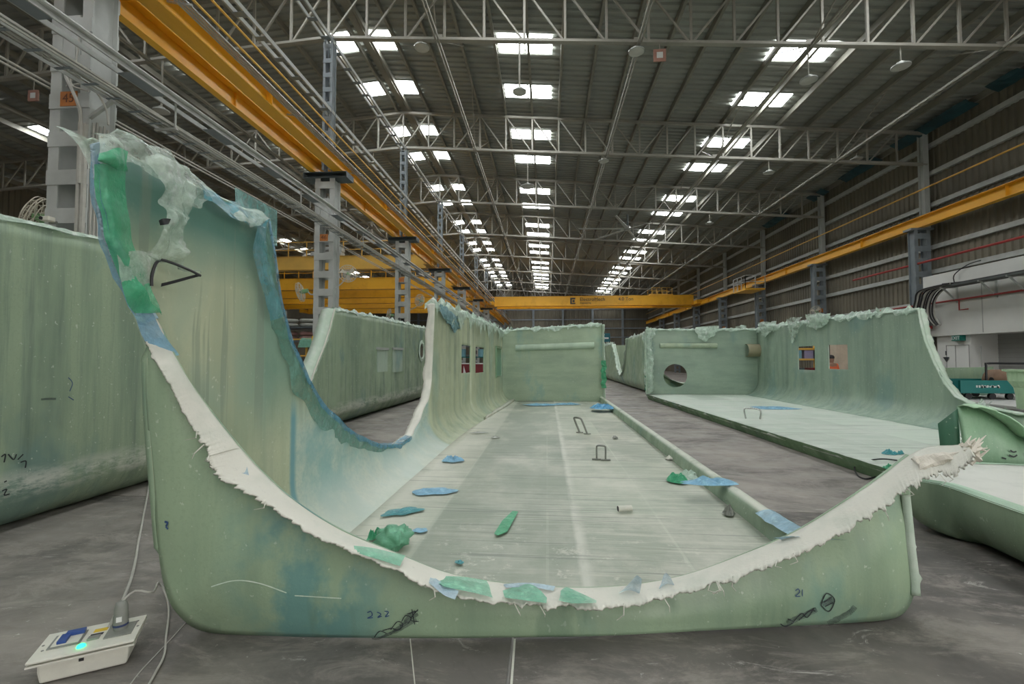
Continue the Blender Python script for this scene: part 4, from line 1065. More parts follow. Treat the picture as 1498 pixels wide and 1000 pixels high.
sheet('green_film_flap', [[P_(680,458), P_(700,466), P_(724,478)], [P_(682,470,.03), P_(702,478,.04), P_(722,486,.02)]], film_mat('sea_green_film', (.14, .40, .27), .85, .4), A, .05, 4)
# film laid on the lower lip of the opening
film_lip = film_mat('light_green_film', (.17, .50, .33), .78, .35); film_lipb = film_mat('pale_blue_film', (.42, .58, .68), .75, .35)
def lip(px_rows, m, name, up=.05, rough=.008):
    rows = [[atY(x, y, Y_)+Vector((0, -.01, 0)) for x, y, Y_ in r_] for r_ in px_rows]
    return sheet(name, rows, m, A, rough, 3)
lip([[(505,795,2.47),(550,800,2.53),(592,812,2.60)], [(520,806,2.44),(560,818,2.46),(585,825,2.5)]], film_lip, 'green_film_on_lip')
lip([[(628,842,2.62),(670,842,2.66),(712,848,2.68)], [(650,856,2.5),(690,864,2.5),(722,872,2.5)]], film_lip, 'green_film_on_lip')
lip([[(630,840,2.60),(650,852,2.55),(672,862,2.5)], [(628,850,2.5),(650,868,2.45),(667,875,2.43)]], film_lipb, 'pale_film_on_lip')
lip([[(735,862,2.64),(775,852,2.72),(800,872,2.6)], [(740,872,2.52),(770,876,2.5),(800,880,2.5)]], film_lip, 'green_film_on_lip')
lip([[(820,862,2.70),(832,858,2.74),(872,876,2.62)], [(818,876,2.52),(840,880,2.52),(872,879,2.55)]], film_lip, 'green_film_on_lip')
lip([[(735,852,2.72),(775,850,2.74),(812,856,2.75)], [(740,858,2.66),(775,857,2.68),(810,862,2.70)]], film_lipb, 'blue_film_on_lip')
lip([[(905,866,2.72),(920,862,2.76),(935,868,2.72)], [(928,842,2.7),(932,840,2.7),(938,845,2.7)]], film_lipb, 'blue_film_flap')
lip([[(960,866,2.74),(975,860,2.8),(990,866,2.76)], [(970,838,2.75),(974,836,2.75),(980,842,2.75)]], film_lipb, 'blue_film_flap')
lip([[(350,678,2.45),(362,682,2.45)], [(352,690,2.4),(366,694,2.42)]], film_lipb, 'blue_film_scrap')
sheet('blue_film_on_rail', [[(1.84, 4.25, .235), (1.94, 4.2, .285), (2.05, 4.25, .23)], [(1.83, 3.6, .26), (1.95, 3.65, .30), (2.06, 3.6, .25)], [(1.80, 3.15, .36), (1.95, 3.15, .40), (2.10, 3.15, .42)], [atY(1128, 788, 2.92), atY(1160, 784, 2.90), atY(1196, 790, 2.88)]], film_mat('sky_blue_film', (.32, .52, .64), .9, .35), A, .02, 4)

# --- things lying on the near hull's floor pan -----------------------
ZP = .10
def on_pan(x, y): return atZ(x, y, ZP)
def u_handle(px_feet, h, label, r_=.012, lean=(0, 0)):
    a, b = [on_pan(*q) for q in px_feet]
    t = thing('lifting_handle', label, 'metal handle', tuple((a+b)/2)); tp = Vector((lean[0], lean[1], h))
    G().tube(smooth_poly([a, a+tp*.8, a.lerp(b, .12)+tp, b.lerp(a, .12)+tp, b+tp*.8, b], .03), r_, 8).obj('bent_bar', wire_m, t, smooth=True)
    for q in (a, b): G().box((q.x-.07, q.y-.025, ZP-.006), (q.x+.07, q.y+.025, ZP+.008)).obj('foot_plate', wire_m, t)
    return t
u_handle([(848,632),(859,634)], .30, 'bent steel lifting handle standing up on the hull floor, farther of the two', .02, (-.12, 0))
u_handle([(873,671),(886,672)], .20, 'bent steel handle standing up on the hull floor, nearer of the two', .014)
t = thing('white_pipe_piece', 'short cream pipe piece lying on the near hull floor', 'pipe piece', tuple(on_pan(912, 748)))
a, b = on_pan(904, 748), on_pan(924, 747); a.z = b.z = ZP+.028
G().tube([a, b], .028, 14, False).obj('tube_wall', trim_white, t, smooth=True); G().tube([a+(b-a)*.02, a], .027, 14).obj('dark_bore', black_m, t)
q = [on_pan(*p) for p in ((723,781),(728,784),(742,778),(758,749),(750,748),(735,762))]
tag(G().prism([p+Vector((0, 0, .004)) for p in q], (0, 0, .004)).obj('tape_strip', film_mat('green_tape', (.09, .42, .22), .97, .4)), 'flat green tape strip stuck to the middle of the near hull floor', 'tape')
def scrap(x, y, sx, sy, h, m, label, rz=0, seed=0, z=ZP, cat='film scrap', name='film_scrap'):
    return crumple(label, cat, name, atZ(x, y, z), sx, sy, h, m, rz, seed)
c = on_pan(575, 800); rows = []
for i in range(19):
    a = PI*i/18; rows.append([(c.x+math.sin(a)*math.cos(b)*.125*q, c.y+math.sin(a)*math.sin(b)*.12*q, c.z+.075+.085*math.cos(a)*q) for b in [2*PI*k/28 for k in range(28)] for q in [1+.5*nz(math.sin(a)*math.cos(b)*2.2, math.sin(a)*math.sin(b)*2.2, math.cos(a)*2.2)+.25*abs(nz(math.sin(a)*math.cos(b)*5, math.sin(a)*math.sin(b)*5, math.cos(a)*5))]])
tag(G().grid(rows, True).obj('film_scrap', film_mat('mint_green_film', (.15, .44, .27), .9, .35), smooth=True), 'crumpled green film ball in the front corner of the near hull floor', 'film scrap')
scrap(548, 786, .08, .03, .10, film_green, 'thin green film shred beside the crumpled green ball', 1.2, 2)
scrap(632, 719, .24, .15, .03, film_blue, 'flat pale blue film scrap under the side cut-out', .2, 3)
scrap(590, 748, .20, .10, .02, film_teal, 'thin teal film shred near the side cut-out corner', .6, 13)
scrap(662, 674, .17, .10, .10, film_blue, 'small bright blue film scrap at the side wall foot', 0, 4)
scrap(790, 592, .55, .3, .06, film_blue, 'long pale blue film crumple at the foot of the end wall', 0, 5)
scrap(828, 591, .5, .25, .05, film_blue, 'flat light blue film beside the long blue crumple, end wall foot', .2, 6)
scrap(880, 597, .33, .4, .16, film_mat('bright_blue_film', (.12, .38, .62), .92, .35), 'bright blue crumpled film over the rail end by the far end wall', 0, 7, .18)
scrap(992, 703, .16, .14, .10, film_green, 'green film scrap leaning on the side rail', .4, 8)
scrap(1008, 700, .20, .16, .10, film_pale, 'pale mint film tangle beside the side rail', .4, 18)
scrap(1035, 707, .30, .09, .07, film_blue, 'blue film strip lying over the side rail', .05, 9, .262)
scrap(725, 640, .10, .04, .03, wire_m, 'small dark offcut lying on the far floor pan', .3, 10)
scrap(900, 641, .05, .06, .06, wire_m, 'tiny grey offcut standing on the pan near the rail', .3, 11)
scrap(1066, 752, .06, .06, .08, wire_m, 'small grey metal clip at the foot of the side rail', .3, 12)
scrap(700, 633, .2, .04, .02, wire_m, 'thin dark offcut at the foot of the ribbed side wall', .3, 14)
scrap(672, 823, .03, .03, .015, film_teal, 'tiny teal film chip on the near pan', .3, 15)
scrap(468+146, 776, .07, .05, .006, film_blue, 'round flat blue stain-like film on the near pan', .3, 16)
scrap(980, 671, .09, .06, .05, trim_white, 'small white crumb of laminate beside the rail', .2, 17)

# --- the hull on the far left (right-hand wall seen from outside) ----
B = thing('hull_shell', 'green fibreglass hull left of the near hull, smooth outer wall facing the aisle', 'fibreglass hull', (-7, 6, 0))
XB = -4.93
far_b = [atX(x, y, XB) for x, y in ((450,566),(458,545),(470,515),(482,480),(489,452))]
top_b = [(.6, 2.8), (3.7, 2.87), (4.75, 2.92), (4.95, 2.4), (5.3, 1.6), (6.0, .85), (7.2, .55), (8.6, .75)] + [(p.y, p.z) for p in far_b] + [(14, 2.82), (19.1, 2.84)]
wallB, rimB = shell_wall(B, 'side_wall', top_b, lambda y: XB, -1, .02, .42, [fg_in, fg_out_b, trim_white], [], 2.8, None, .006)
jb = [i for i, p in enumerate(rimB) if 4.75 < p.y < 10.3]
flange(B, 'side_opening_flange', rimB[jb[0]:jb[-1]+1], (1, .0, 0), .0001+.02, trim_white, .01, seed=21)
rows = [[], [], []]
for i, p in enumerate(resample(rimB[jb[len(jb)//2]:jb[-1]+2], .06)):
    q = .30+.08*nz(i*.4, 3); rows[0].append(p+Vector((-.27, -.25*q, -.02))); rows[1].append(p+Vector((-.1, -.1, .01))); rows[2].append(p+Vector((.03+.03*nz(i*.5, 4), .05+.05*nz(i*.4, 6), .0)))
solid(G().grid(rows).obj('opening_edge_band', trim_green, B, smooth=True), .015, 0)
torn(B, 'torn_film_edge', rimB[:jb[0]], (1, 0, 0), film_pale, .03, .03, seed=15)
torn(B, 'torn_film_edge', rimB[jb[-1]:], (1, 0, 0), film_pale, .06, .07, seed=16)
G().box((-9.0, .7, .04), (XB-.4, 19.1, .12)).obj('floor_pan', pan_a, B)
end_wall(B, 'end_wall', [(-9.0, 19.1, .05), (XB-.02, 19.1, .05), (XB-.02, 19.1, 2.84), (-9.0, 19.1, 2.84)], fg_in, fg_out)
for x0_, x1_ in ((551, 566), (574, 588)):
    a, b = atX(x0_, 511, XB+.03), atX(x1_, 543, XB+.03)
    G().box((XB+.02, a.y, b.z), (XB+.048, b.y, a.z)).obj('blind_window', laminate('blind_window_laminate', (.42, .52, .42), (.27, .36, .30), (.25, .4, .38), (.6, .66, .58), .4).m, B)
    G().box((XB+.02, a.y-.04, a.z), (XB+.075, b.y+.04, a.z+.07)).obj('window_ledge', steel_grey, B)
c = atX(616, 513, XB+.03)
G().lathe([(.36, .0), (.42, .03), (.30, .05), (.29, -.05)], (XB+.03, c.y, c.z), 'X', 24).obj('port_collar', trim_green, B)
G().lathe([(0, -.0), (.30, 0)], (XB+.034, c.y, c.z), 'X', 24).obj('port_bore', plain('shaded_bore', (.10, .09, .06), .8), B)
def strokesX(name, strokes, x, wd, m, parent):
    g = G()
    for s in strokes:
        P = smooth_poly([atX(a, b, x) for a, b in s], .02)
        for a, b in zip(P, P[1:]):
            t = (b-a)
            if t.length < 1e-6: continue
            r_ = t.normalized().cross(Vector((1, 0, 0))).normalized()*(wd/2); g.quad(a-r_, a+r_, b+r_, b-r_)
    return g.obj(name, m, parent)
strokesX('marker_scribble', [[(2,668),(8,664),(6,676)], [(12,664),(20,672),(24,664)], [(26,672),(34,664)], [(30,676),(38,674),(37,684)]], XB+.045, .012, ink_black, B)
strokesX('marker_scribble', [[(6,705),(10,703)], [(3,718),(10,715),(6,724),(14,722)]], XB+.045, .012, ink_black, B)
strokesX('marker_smudge', [[(60,584),(70,583),(82,583)]], XB+.045, .02, ink_soft, B)
strokesX('marker_scribble', [[(100,552),(106,560),(102,572)], [(100,580),(108,585)]], XB+.045, .008, ink_blue, B)
# dusty white smear low on the wall
sm = M('white_dust_smear', (.70, .72, .64), .8); sm.film(sm.mul(sm.noise(5, (1, 1, 2), 7, .42, .62, .75), sm.mul(sm.pos('Z', .25, .36), sm.pos('Z', .62, .46))))
rows = [[(XB+.037+.002-max(0, .42-z)*.35+(.0 if z > .42 else -.0), 3.9+.25*i, z) for z in (.26, .34, .42, .5, .6)] for i in range(40)]
# --- hull on the right (left-hand opening, far end wall with a round hole) ----
D = thing('hull_shell', 'pale green hull on the right with two windows, wall tube and round hole', 'fibreglass hull', (6.2, 12, 0))
XD = 8.25
rim_d = [atX(x, y, XD) for x, y in ((1498,606),(1460,599),(1425,592),(1400,580),(1384,560),(1368,532),(1356,500),(1349,470),(1345,452))]
top_d = [(5.35, 2.6), (5.6, 1.6), (6.2, .9), (7.0, .66)] + [(p.y, p.z) for p in rim_d] + [(14, 2.78), (18.6, 2.76)]
def hd(x0_, x1_, yt, yb):
    a, b = atX(x1_, yt, XD), atX(x0_, yb, XD); return (a.y, b.y, b.z, a.z)
holes_d = [hd(1168, 1191, 507, 540), hd(1212, 1240, 505, 540)]
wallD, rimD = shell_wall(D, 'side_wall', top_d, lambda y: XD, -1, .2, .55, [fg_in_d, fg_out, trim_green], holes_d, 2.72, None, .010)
jd = [i for i, p in enumerate(rimD) if p.y < rim_d[-1].y+.05]
solid(flange(D, 'side_opening_flange', rimD[:jd[-1]+1], (-.6, -.3, .1), .13, trim_green, .03, seed=31), .01, 0)
flange(D, 'side_opening_flange', rimD[:jd[-1]+1], (1, 0, 0), .14, trim_green, .03, seed=33)
torn(D, 'torn_film_edge', rimD[jd[-1]:], (-1, 0, 0), film_pale, .16, .10, seed=34)
shards(D, 'torn_flaps', rimD[jd[-1]:], (-1, 0, 0), film_pale, 9, .16, 35)
shards(D, 'torn_flaps', rimD[4:jd[-1]], (-1, 0, 0), film_pale, 9, .15, 36)
pan = [(3.95, 18.55), (8.0, 18.55), (8.0, 5.4), (4.36, 5.4)]
rows = []
for j in range(37):
    f = j/36; y = 18.55+(5.4-18.55)*f; x0_ = 3.95+(4.36-3.95)*f + .03*nz(j*.8, 2) ; rows.append([(x0_+(7.85-x0_)*i/12, y, .2+.006*nz(i, j*.7)+(.0 if i else -.01)) for i in range(13)])
solid(G().grid(rows).obj('floor_pan', pan_d, D, smooth=True), .05, -1)
rows = []
for j in range(120):
    f = j/119; y = 18.55+(5.4-18.55)*f; x0_ = 3.95+.41*f; rows.append([(x0_-.02+.02*nz(j*.5, 1), y, .205), (x0_+.01, y, .13-.03*abs(nz(j*.7, 6))), (x0_+.08, y, .0)])
G().grid(rows).obj('edge_skirt', laminate('deep_green_skirt', (.18, .30, .16), (.10, .18, .10), (.12, .28, .2), (.5, .6, .45), .5).m, D)
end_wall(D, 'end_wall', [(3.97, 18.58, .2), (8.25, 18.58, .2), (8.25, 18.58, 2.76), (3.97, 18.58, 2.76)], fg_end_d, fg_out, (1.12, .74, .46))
rows = []
for k in range(7):
    a = PI*k/6; rows.append([(x, 18.56-.09*math.sin(a), 2.13-.1*math.cos(a)) for x in (4.5, 6.7)])
G().grid(rows).obj('moulded_bar', fg_in, D, smooth=True)
el = [Vector((3.97, 18.55, 2.76)), Vector((8.2, 18.55, 2.76))]
torn(D, 'torn_film_edge', el, (0, -1, 0), film_pale, .07, .05, seed=37); shards(D, 'torn_flaps', el, (0, -1, 0), film_pale, 6, .16, 39)
flange(D, 'end_flange', [Vector((3.97, 18.55, 2.78)), Vector((3.97, 18.55, 1.4)), Vector((3.97, 18.55, .2))], (-.35, -1, 0), .25, trim_green, .09, seed=41, up=0)
shards(D, 'torn_flaps', [Vector((3.95, 18.5, 2.7)), Vector((3.95, 18.5, .3))], (-1, -.2, 0), film_pale, 18, .22, 42)
c = atX(1102, 512, XD-.35)
G().lathe([(.25, -.36), (.25, .16), (.235, .16), (.225, -.2), (0, -.2)], (XD-.0-.2+.1, c.y*1.02, c.z), 'X', 24).obj('wall_tube', plain('tan_tube', (.33, .30, .19), .6), D, smooth=False)
# its front panel with the low horn
rim_px = [(1400,595),(1412,593),(1436,600),(1468,620),(1498,642)]
fr = [atY(x, y, 5.45) for x, y in rim_px]; fr = [Vector((p.x, 5.45, p.z)) for p in fr] + [Vector((5.9, 5.45, .62)), Vector((6.6, 5.45, .6)), Vector((7.4, 5.45, 1.1)), Vector((8.2, 5.45, 2.5))]
fr_s = smooth_poly(fr, .06); rows = []
for j in range(9):
    v = j/8; rows.append([(p.x, p.y-.07*math.sin(PI*v)*min(1, p.z), .05+(p.z-.05)*v) for p in fr_s])
o = solid(G().grid(rows).obj('front_panel', laminate('mid_green_laminate', (.24, .40, .25), (.15, .28, .17), (.12, .3, .22), (.5, .6, .45), .4).m, D, smooth=True), .03, 0)
flange(D, 'front_flange', fr_s, (0, -1, .1), .22, laminate('fresh_green_edge', (.42, .62, .42), (.3, .5, .32), (.3, .5, .42), (.65, .72, .6), .5).m, .03, seed=44)
rows = [[(fr_s[0].x-.13*u+.02*math.sin(3*v), 5.45+.10*u, .1+(fr_s[0].z-.12-.18*u)*v) for v in (0, .25, .5, .75, 1)] for u in (0, .3, .6, 1)]
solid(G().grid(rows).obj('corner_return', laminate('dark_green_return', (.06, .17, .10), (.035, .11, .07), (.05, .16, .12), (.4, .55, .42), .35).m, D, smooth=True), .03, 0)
sheet('clear_film_drape', [[(5.0, 5.6, 1.1), (5.2, 5.9, 1.1), (5.8, 6.6, 1.0)], [(4.85, 5.6, .85), (5.0, 5.8, .9), (5.3, 6.2, .9)], [(4.72, 5.6, .5), (4.8, 5.75, .5), (4.95, 5.9, .6)]], film_clear, D, .08, 5)
g = G()
for s in ([(1478,658),(1482,661),(1487,660)], [(1476,665),(1483,668),(1488,665)], [(1466,669),(1472,671)]):
    P = smooth_poly([atY(x, y, 5.36) for x, y in s], .01)
    for a, b in zip(P, P[1:]):
        t = (b-a); 
        if t.length < 1e-6: continue
        r_ = t.normalized().cross(Vector((0, 1, 0))).normalized()*.008; g.quad(a-r_, a+r_, b+r_, b-r_)
g.obj('marker_scribble', ink_black, D)
sheet('edge_film', [[(3.90, 18.5, 2.86), (3.92, 18.48, 2.0), (3.90, 18.5, 1.1), (3.9, 18.5, .25)], [(4.08, 18.38, 2.82), (4.05, 18.38, 2.0), (4.12, 18.36, 1.1), (4.05, 18.4, .22)], [(4.28, 18.5, 2.75), (4.2, 18.5, 2.0), (4.22, 18.5, 1.2), (4.16, 18.5, .3)]], film_pale, D, .10, 5)
for (x0_, x1_, y0_, y1_, sd) in ((1016, 1050, 483, 498, 1), (1076, 1090, 482, 505, 2), (1108, 1134, 476, 492, 3), (1150, 1172, 470, 500, 4), (1176, 1215, 464, 480, 5)):
    q_ = (lambda x, y, d=0: atY(x, y, 18.5-d)) if x1_ < 1080 else (lambda x, y, d=0: atX(x, y, XD-.05-d))
    xm = (x0_+x1_)/2
    sheet('hanging_film', [[q_(x0_, y0_-4), q_(xm, y0_-6, .1), q_(x1_, y0_-6)], [q_(x0_+2, y0_+2, .06), q_(xm, y0_+3, .14), q_(x1_-2, y0_+1, .06)], [q_(x0_+4, (y0_+y1_)/2, .05), q_(xm-2, (y0_+y1_)/2+3, .08), q_(x1_-6, (y0_+y1_)/2, .04)], [q_(x0_+7, y1_-3, .03), q_(xm-1, y1_+2, .05), q_(x1_-10, y1_-4, .03)]], film_pale if sd != 4 else film_clear, D, .07, 3)
# items on and by its pan
p1, p2 = atZ(1091, 612, .2), atZ(1112, 613, .2)
t = thing('lifting_handle', 'chromed bent handle standing on the right-hand hull floor', 'metal handle', tuple((p1+p2)/2))
G().tube(smooth_poly([p1, p1+Vector((-.03, 0, .20)), p1.lerp(p2, .1)+Vector((0, 0, .24)), p2.lerp(p1, .12)+Vector((0, 0, .23)), p2+Vector((.02, 0, .16)), p2], .03), .018, 8).obj('bent_bar', handle_m, t, smooth=True)
scrap(1135, 597, .65, .35, .05, film_blue, 'blue film strip on the right-hand hull floor by its wall', -.3, 21, .2)
scrap(1300, 664, .10, .09, .09, film_teal, 'crumpled teal glove-like film on the front corner of the right-hand hull', .3, 22, .2)
scrap(1317, 664, .08, .03, .06, film_teal, 'thin teal film twist beside the teal crumple', .6, 23, .2)
scrap(1300, 684, .12, .05, .05, film_green, 'pale green shred hanging at the right-hand hull pan edge', .6, 24, .2)
cl = [Vector(atZ(x, y, z_)) for x, y, z_ in ((1312,673,.21),(1290,671,.24),(1268,674,.16),(1251,681,.08),(1254,694,.02),(1266,700,.01),(1282,696,.03),(1290,686,.10))]
tag(G().tube(smooth_poly(cl, .03), .010, 6).obj('black_wire_loop', cable_k, smooth=True), 'thin black wire loop hanging off the right-hand hull pan corner', 'wire')

# --- upturned tray at the lower right ---------------------------------
T = thing('moulded_tray', 'green moulded tray with dusty white flat top at the lower right', 'tray', (5, 3.5, 0))
ZT = .50
tl = [atZ(1312, 691, ZT), atZ(1350, 682, ZT), atZ(1415, 677, ZT)]
out = [Vector((3.30, 1.6, ZT)), Vector((3.42, 2.6, ZT)), atZ(1498, 746, ZT), atZ(1440, 726, ZT), atZ(1380, 706, ZT), atZ(1338, 700, ZT)] + tl + [Vector((6.0, 5.0, ZT)), Vector((7.6, 5.0, ZT)), Vector((7.8, 1.6, ZT))]
cen = Vector((5.3, 3.4, 0)); rows = []
out = [p.to_2d().to_3d()+Vector((0, 0, ZT)) for p in smooth_poly(out+[out[0]], .18)[:-1]]
for k in range(15):
    a_ = k/14*PI/2; sc_ = 1.012-.19*(1-math.cos(a_))**1.3; z = ZT-.01-(ZT-.015)*math.sin(a_)
    rows.append([Vector((cen.x+(p.x-cen.x)*sc_, cen.y+(p.y-cen.y)*sc_, z)) for p in out])
side = G().grid(rows, True); side.obj('curved_side', laminate('dull_green_laminate', (.25, .33, .22), (.16, .23, .155), (.15, .25, .20), (.45, .52, .4), .45).m, T, smooth=True)
g = G(); g.v = [tuple(cen.lerp(p, .985).to_2d().to_3d()+Vector((0, 0, ZT+.003))) for p in out]; g.f = [tuple(range(len(out)))]; g.obj('dusty_top', trim_mat('chalky_white_dust', (.66, .67, .61), (.56, .58, .52)), T)
rows = [[cen.lerp(p, 1.014).to_2d().to_3d()+Vector((0, 0, ZT-.02)) for p in out], [p+Vector((0, 0, .012)) for p in out], [cen.lerp(p, .965).to_2d().to_3d()+Vector((0, 0, ZT+.008)) for p in out]]
G().grid(rows, True).obj('green_edge_lip', laminate('light_green_lip', (.44, .60, .45), (.36, .52, .4), (.4, .55, .45), (.65, .7, .6), .5).m, T)

# --- hull farther back in the middle ------------------------------------
Gh = thing('hull_shell', 'small distant green hull with V-shaped side cut-out between the end wall and right-hand hull', 'fibreglass hull', (5, 28, 0))
XG = 4.55
top_g = [(21.6, 2.78), (25.8, 2.75), (26.2, 2.2), (26.9, 1.2), (28.0, .55), (29.2, 1.0), (30.5, 2.0), (31.3, 2.6), (32, 2.65), (39, 2.7)]
wallG, rimG = shell_wall(Gh, 'side_wall', top_g, lambda y: XG, 1, .02, .5, [fg_in, fg_out, trim_green], [], 2.7, None, 0, .25)
ju = [p for p in rimG if 25.7 < p.y < 31.4]
flange(Gh, 'side_opening_flange', ju, (.2, -.2, .0), .5, trim_green, .12, .1, seed=51)
flange(Gh, 'side_opening_flange', ju, (-1, 0, .0), .16, trim_green, .08, .1, seed=52)
torn(Gh, 'torn_film_edge', [p for p in rimG if p.y > 31.3], (-1, 0, 0), film_pale, .1, .15, .1, seed=53); torn(Gh, 'torn_film_edge', [p for p in rimG if p.y < 25.8], (-1, 0, 0), film_pale, .1, .1, .1, seed=54)
fr = smooth_poly([Vector((XG, 21.6, 2.78)), Vector((XG+.12, 21.6, 2.2)), Vector((XG+.3, 21.6, 1.5)), Vector((XG+.7, 21.6, .9)), Vector((6.2, 21.6, .5)), Vector((7.6, 21.6, .9)), Vector((8.4, 21.6, 1.7))], .1)
rows = [[(p.x, 21.6-.15*math.sin(PI*j/5), .03+(p.z-.03)*j/5) for p in fr] for j in range(6)]
G().grid(rows).obj('front_panel', fg_out, Gh, smooth=True); flange(Gh, 'front_flange', fr, (.2, -1, 0), .4, trim_green, .12, .08, seed=55)
G().box((XG+.3, 21.7, .02), (8.4, 39, .15)).obj('floor_pan', pan_d, Gh)
ge = [Vector((XG-.02, 21.55, 2.8)), Vector((XG+.02, 21.5, 2.2)), Vector((XG+.1, 21.45, 1.5)), Vector((XG+.2, 21.4, .9))]
sheet('torn_film_edge', [[p+Vector((-.10, 0, .05)) for p in ge], [p+Vector((.06, -.12, 0)) for p in ge], [p+Vector((.28, -.05, -.1)) for p in ge]], film_pale, Gh, .09, 4)
sheet('green_film_tail', [[(XG-.02, 21.45, .85), (XG+.12, 21.35, .9), (XG+.32, 21.4, .8)], [(XG-.05, 21.4, .4), (XG+.15, 21.3, .45), (XG+.3, 21.4, .4)], [(XG, 21.45, .02), (XG+.15, 21.35, .02), (XG+.3, 21.45, .02)]], film_mat('dark_green_film', (.03, .22, .12), .95, .35), Gh, .05, 3)
end_wall(Gh, 'end_wall', [(XG, 39, .1), (8.4, 39, .1), (8.4, 39, 2.7), (XG, 39, 2.7)], fg_in, fg_out)
rows = [[(x, 38.95-.1*math.sin(PI*k/5), 2.1-.12*math.cos(PI*k/5)) for x in (5.0, 7.8)] for k in range(6)]; G().grid(rows).obj('moulded_bar', fg_in, Gh)
mid_wall = end_wall(Gh, 'cross_wall', [(XG+.1, 33.5, .1), (8.4, 33.5, .1), (8.4, 33.5, 2.6), (XG+.1, 33.5, 2.6)], fg_in, fg_out)

# ------------------------------------------------------------------ white office block by the corrugated wall
XO = 13.0
YO = atX(1350, 408, XO).y
YL = atX(1366, 515, XO).y                 # far end of the recessed lower wall
YS = atX(1440, 510, XO+.5).y              # where the shutter bay begins
wo = structure(G().box((XO, 5.0, 2.36), (XR-.2, YO, 4.42)).obj('wall_office', white_wall))
G().box((XO+.12, YS, 0), (XR-.2, YL, 2.36)).obj('lower_wall', white_door, wo)
G().box((XO+.9, 5.0, 0), (XR-.2, YS, 2.36)).obj('shutter', shutter_m, wo)
sl_me = G().box((XO+.885, 5.0, 0), (XO+.90, YS, .012)).mesh('shutter_slat', seam_m)
for k in range(16): add('shutter_slat', sl_me, wo, (0, 0, .1+.14*k))
yj = atX(1437, 450, XO).y
G().box((XO-.006, yj-.01, 2.4), (XO, yj+.01, 3.95)).obj('panel_joint', seam_m, wo)
G().box((XO-.012, 5.0, 3.98), (XO, YO, 4.0)).obj('panel_joint', seam_m, wo)
d0, d1, dm = atX(1420, 520, XO+.1).y, atX(1386, 520, XO+.1).y, atX(1400, 520, XO+.1).y
dr = structure(G().box((XO+.07, d0, .05), (XO+.12, d1, 2.05)).obj('door_1', white_door))
for a in (d0, d1-.02, dm): G().box((XO+.062, a, .05), (XO+.07, a+.02, 2.05)).obj('door_joint', seam_m, dr)
G().box((XO+.062, d0, 2.03), (XO+.07, d1, 2.05)).obj('door_joint', seam_m, dr)
dn = atX(1422, 520, XO+.1).y
G().box((XO+.06, dn-.35, .05), (XO+.07, dn-.33, 2.0)).obj('door_joint', seam_m, dr)
da = atX(1384, 523, XO+.05)
v = G(); v.prism([(XO+.05, da.y+.12, da.z+.02), (XO+.05, da.y-.12, da.z+.02), (XO+.05, da.y, da.z-.14)], (.005, 0, 0)).box((XO+.05, da.y-.02, da.z+.08), (XO+.055, da.y+.02, da.z+.22))
v.obj('arrow_mark', ink_black, dr)['kind'] = 'stuff'
b = atX(1394, 491, XO); c = atX(1407, 498, XO)
t = thing('exit_sign', 'dark green exit sign over the white door of the block', 'sign', (XO, (b.y+c.y)/2, 2.2))
G().box((XO-.05, c.y, c.z), (XO+.12, b.y, b.z)).obj('board', green_sign, t)
add('lettering', text_mesh('EXIT', .15, white_print), t, (XO-.054, (b.y+c.y)/2, (b.z+c.z)/2), rot=FACE_LEFT)
ye = atX(1388, 413, XO-.3).y; ye2 = atX(1352, 440, XO-.2).y
t = thing('office_cable_tray', 'dark cable tray on brackets along the white block facade', 'cable tray', (XO, 10, 3.7))
za = 3.92
G().box((XO-.5, 5, za-.06), (XO-.12, ye, za)).obj('tray', mesh_dark, t)
for x_ in (1390, 1447, 1490):
    y = atX(x_, 415, XO-.2).y; G().bar((XO, y, za-.05), (XO-.5, y, za-.05), .05, .05).bar((XO, y, za-.5), (XO-.42, y, za-.08), .04, .04).box((XO-.02, y-.03, za-.55), (XO, y+.03, za)).obj('bracket', steel_grey, t)
for k in range(4): G().tube([(XO-.18-.08*k, 5, za+.02), (XO-.18-.08*k, ye-.6, za+.02), (XO-.2-.07*k, ye+.1, za-.02+.03*k)], .022, 6).obj('cable', cable_k, t)
t = thing('cable_bundle', 'thick bundle of dark cables dropping at the end of the white block', 'cables', (XO-.3, ye, 3.2))
for k in range(11):
    o_ = .055*k; w_ = .05*nz(k*1.7, 3)
    G().tube(smooth_poly([(XO-.15-.04*k, ye-.3, za+.02), (XO-.16-.04*k, ye+.3+.05*k, za-.04+w_), (XO-.20-.03*k, ye2-.45+o_*.8+w_, 3.55), (XO-.16-.03*k, ye2-.35+o_*.9, 3.05-w_), (XO-.08-.02*k, ye2-.45+o_*.8, 2.72-w_)], .08), .026, 6).obj('cable', cable_k if k % 3 else cable_w, t)
G().tube(smooth_poly([(XO-.1, ye, za), (XO-.1, ye+.05, 4.25), (XO-.05, ye-.35, 4.5), (XO-.05, ye-.8, 4.55)], .1), .015, 6).obj('cable', cable_k, t)
zr = 3.47
t = thing('red_pipe', 'thin red pipe running along the white block facade', 'pipe', (XO-.06, 10, zr))
G().tube([(XO-.07, 5, zr), (XO-.07, YO+2, zr)], .03, 8).obj('main_run', red_pipe, t)
yb_ = atX(1406, 432, XO).y
G().tube([(XO-.07, yb_, zr), (XO-.07, yb_, zr-.33), (XO-.07, yb_-.3, zr-.33)], .02, 6).obj('branch', red_pipe, t)
t = thing('red_pipe', 'dull red pipe along the corrugated wall above the white block', 'pipe', (15.3, 12, 5.45)); G().tube([(15.05, 3, 5.47), (15.05, 23.5, 5.47)], .045, 8).obj('main_run', red_pipe, t)
ys_ = atX(1358, 490, XO-.1).y
t = thing('standpipe', 'thin dark red standpipe at the far end corner of the white block', 'pipe', (XO-.1, ys_, 1))
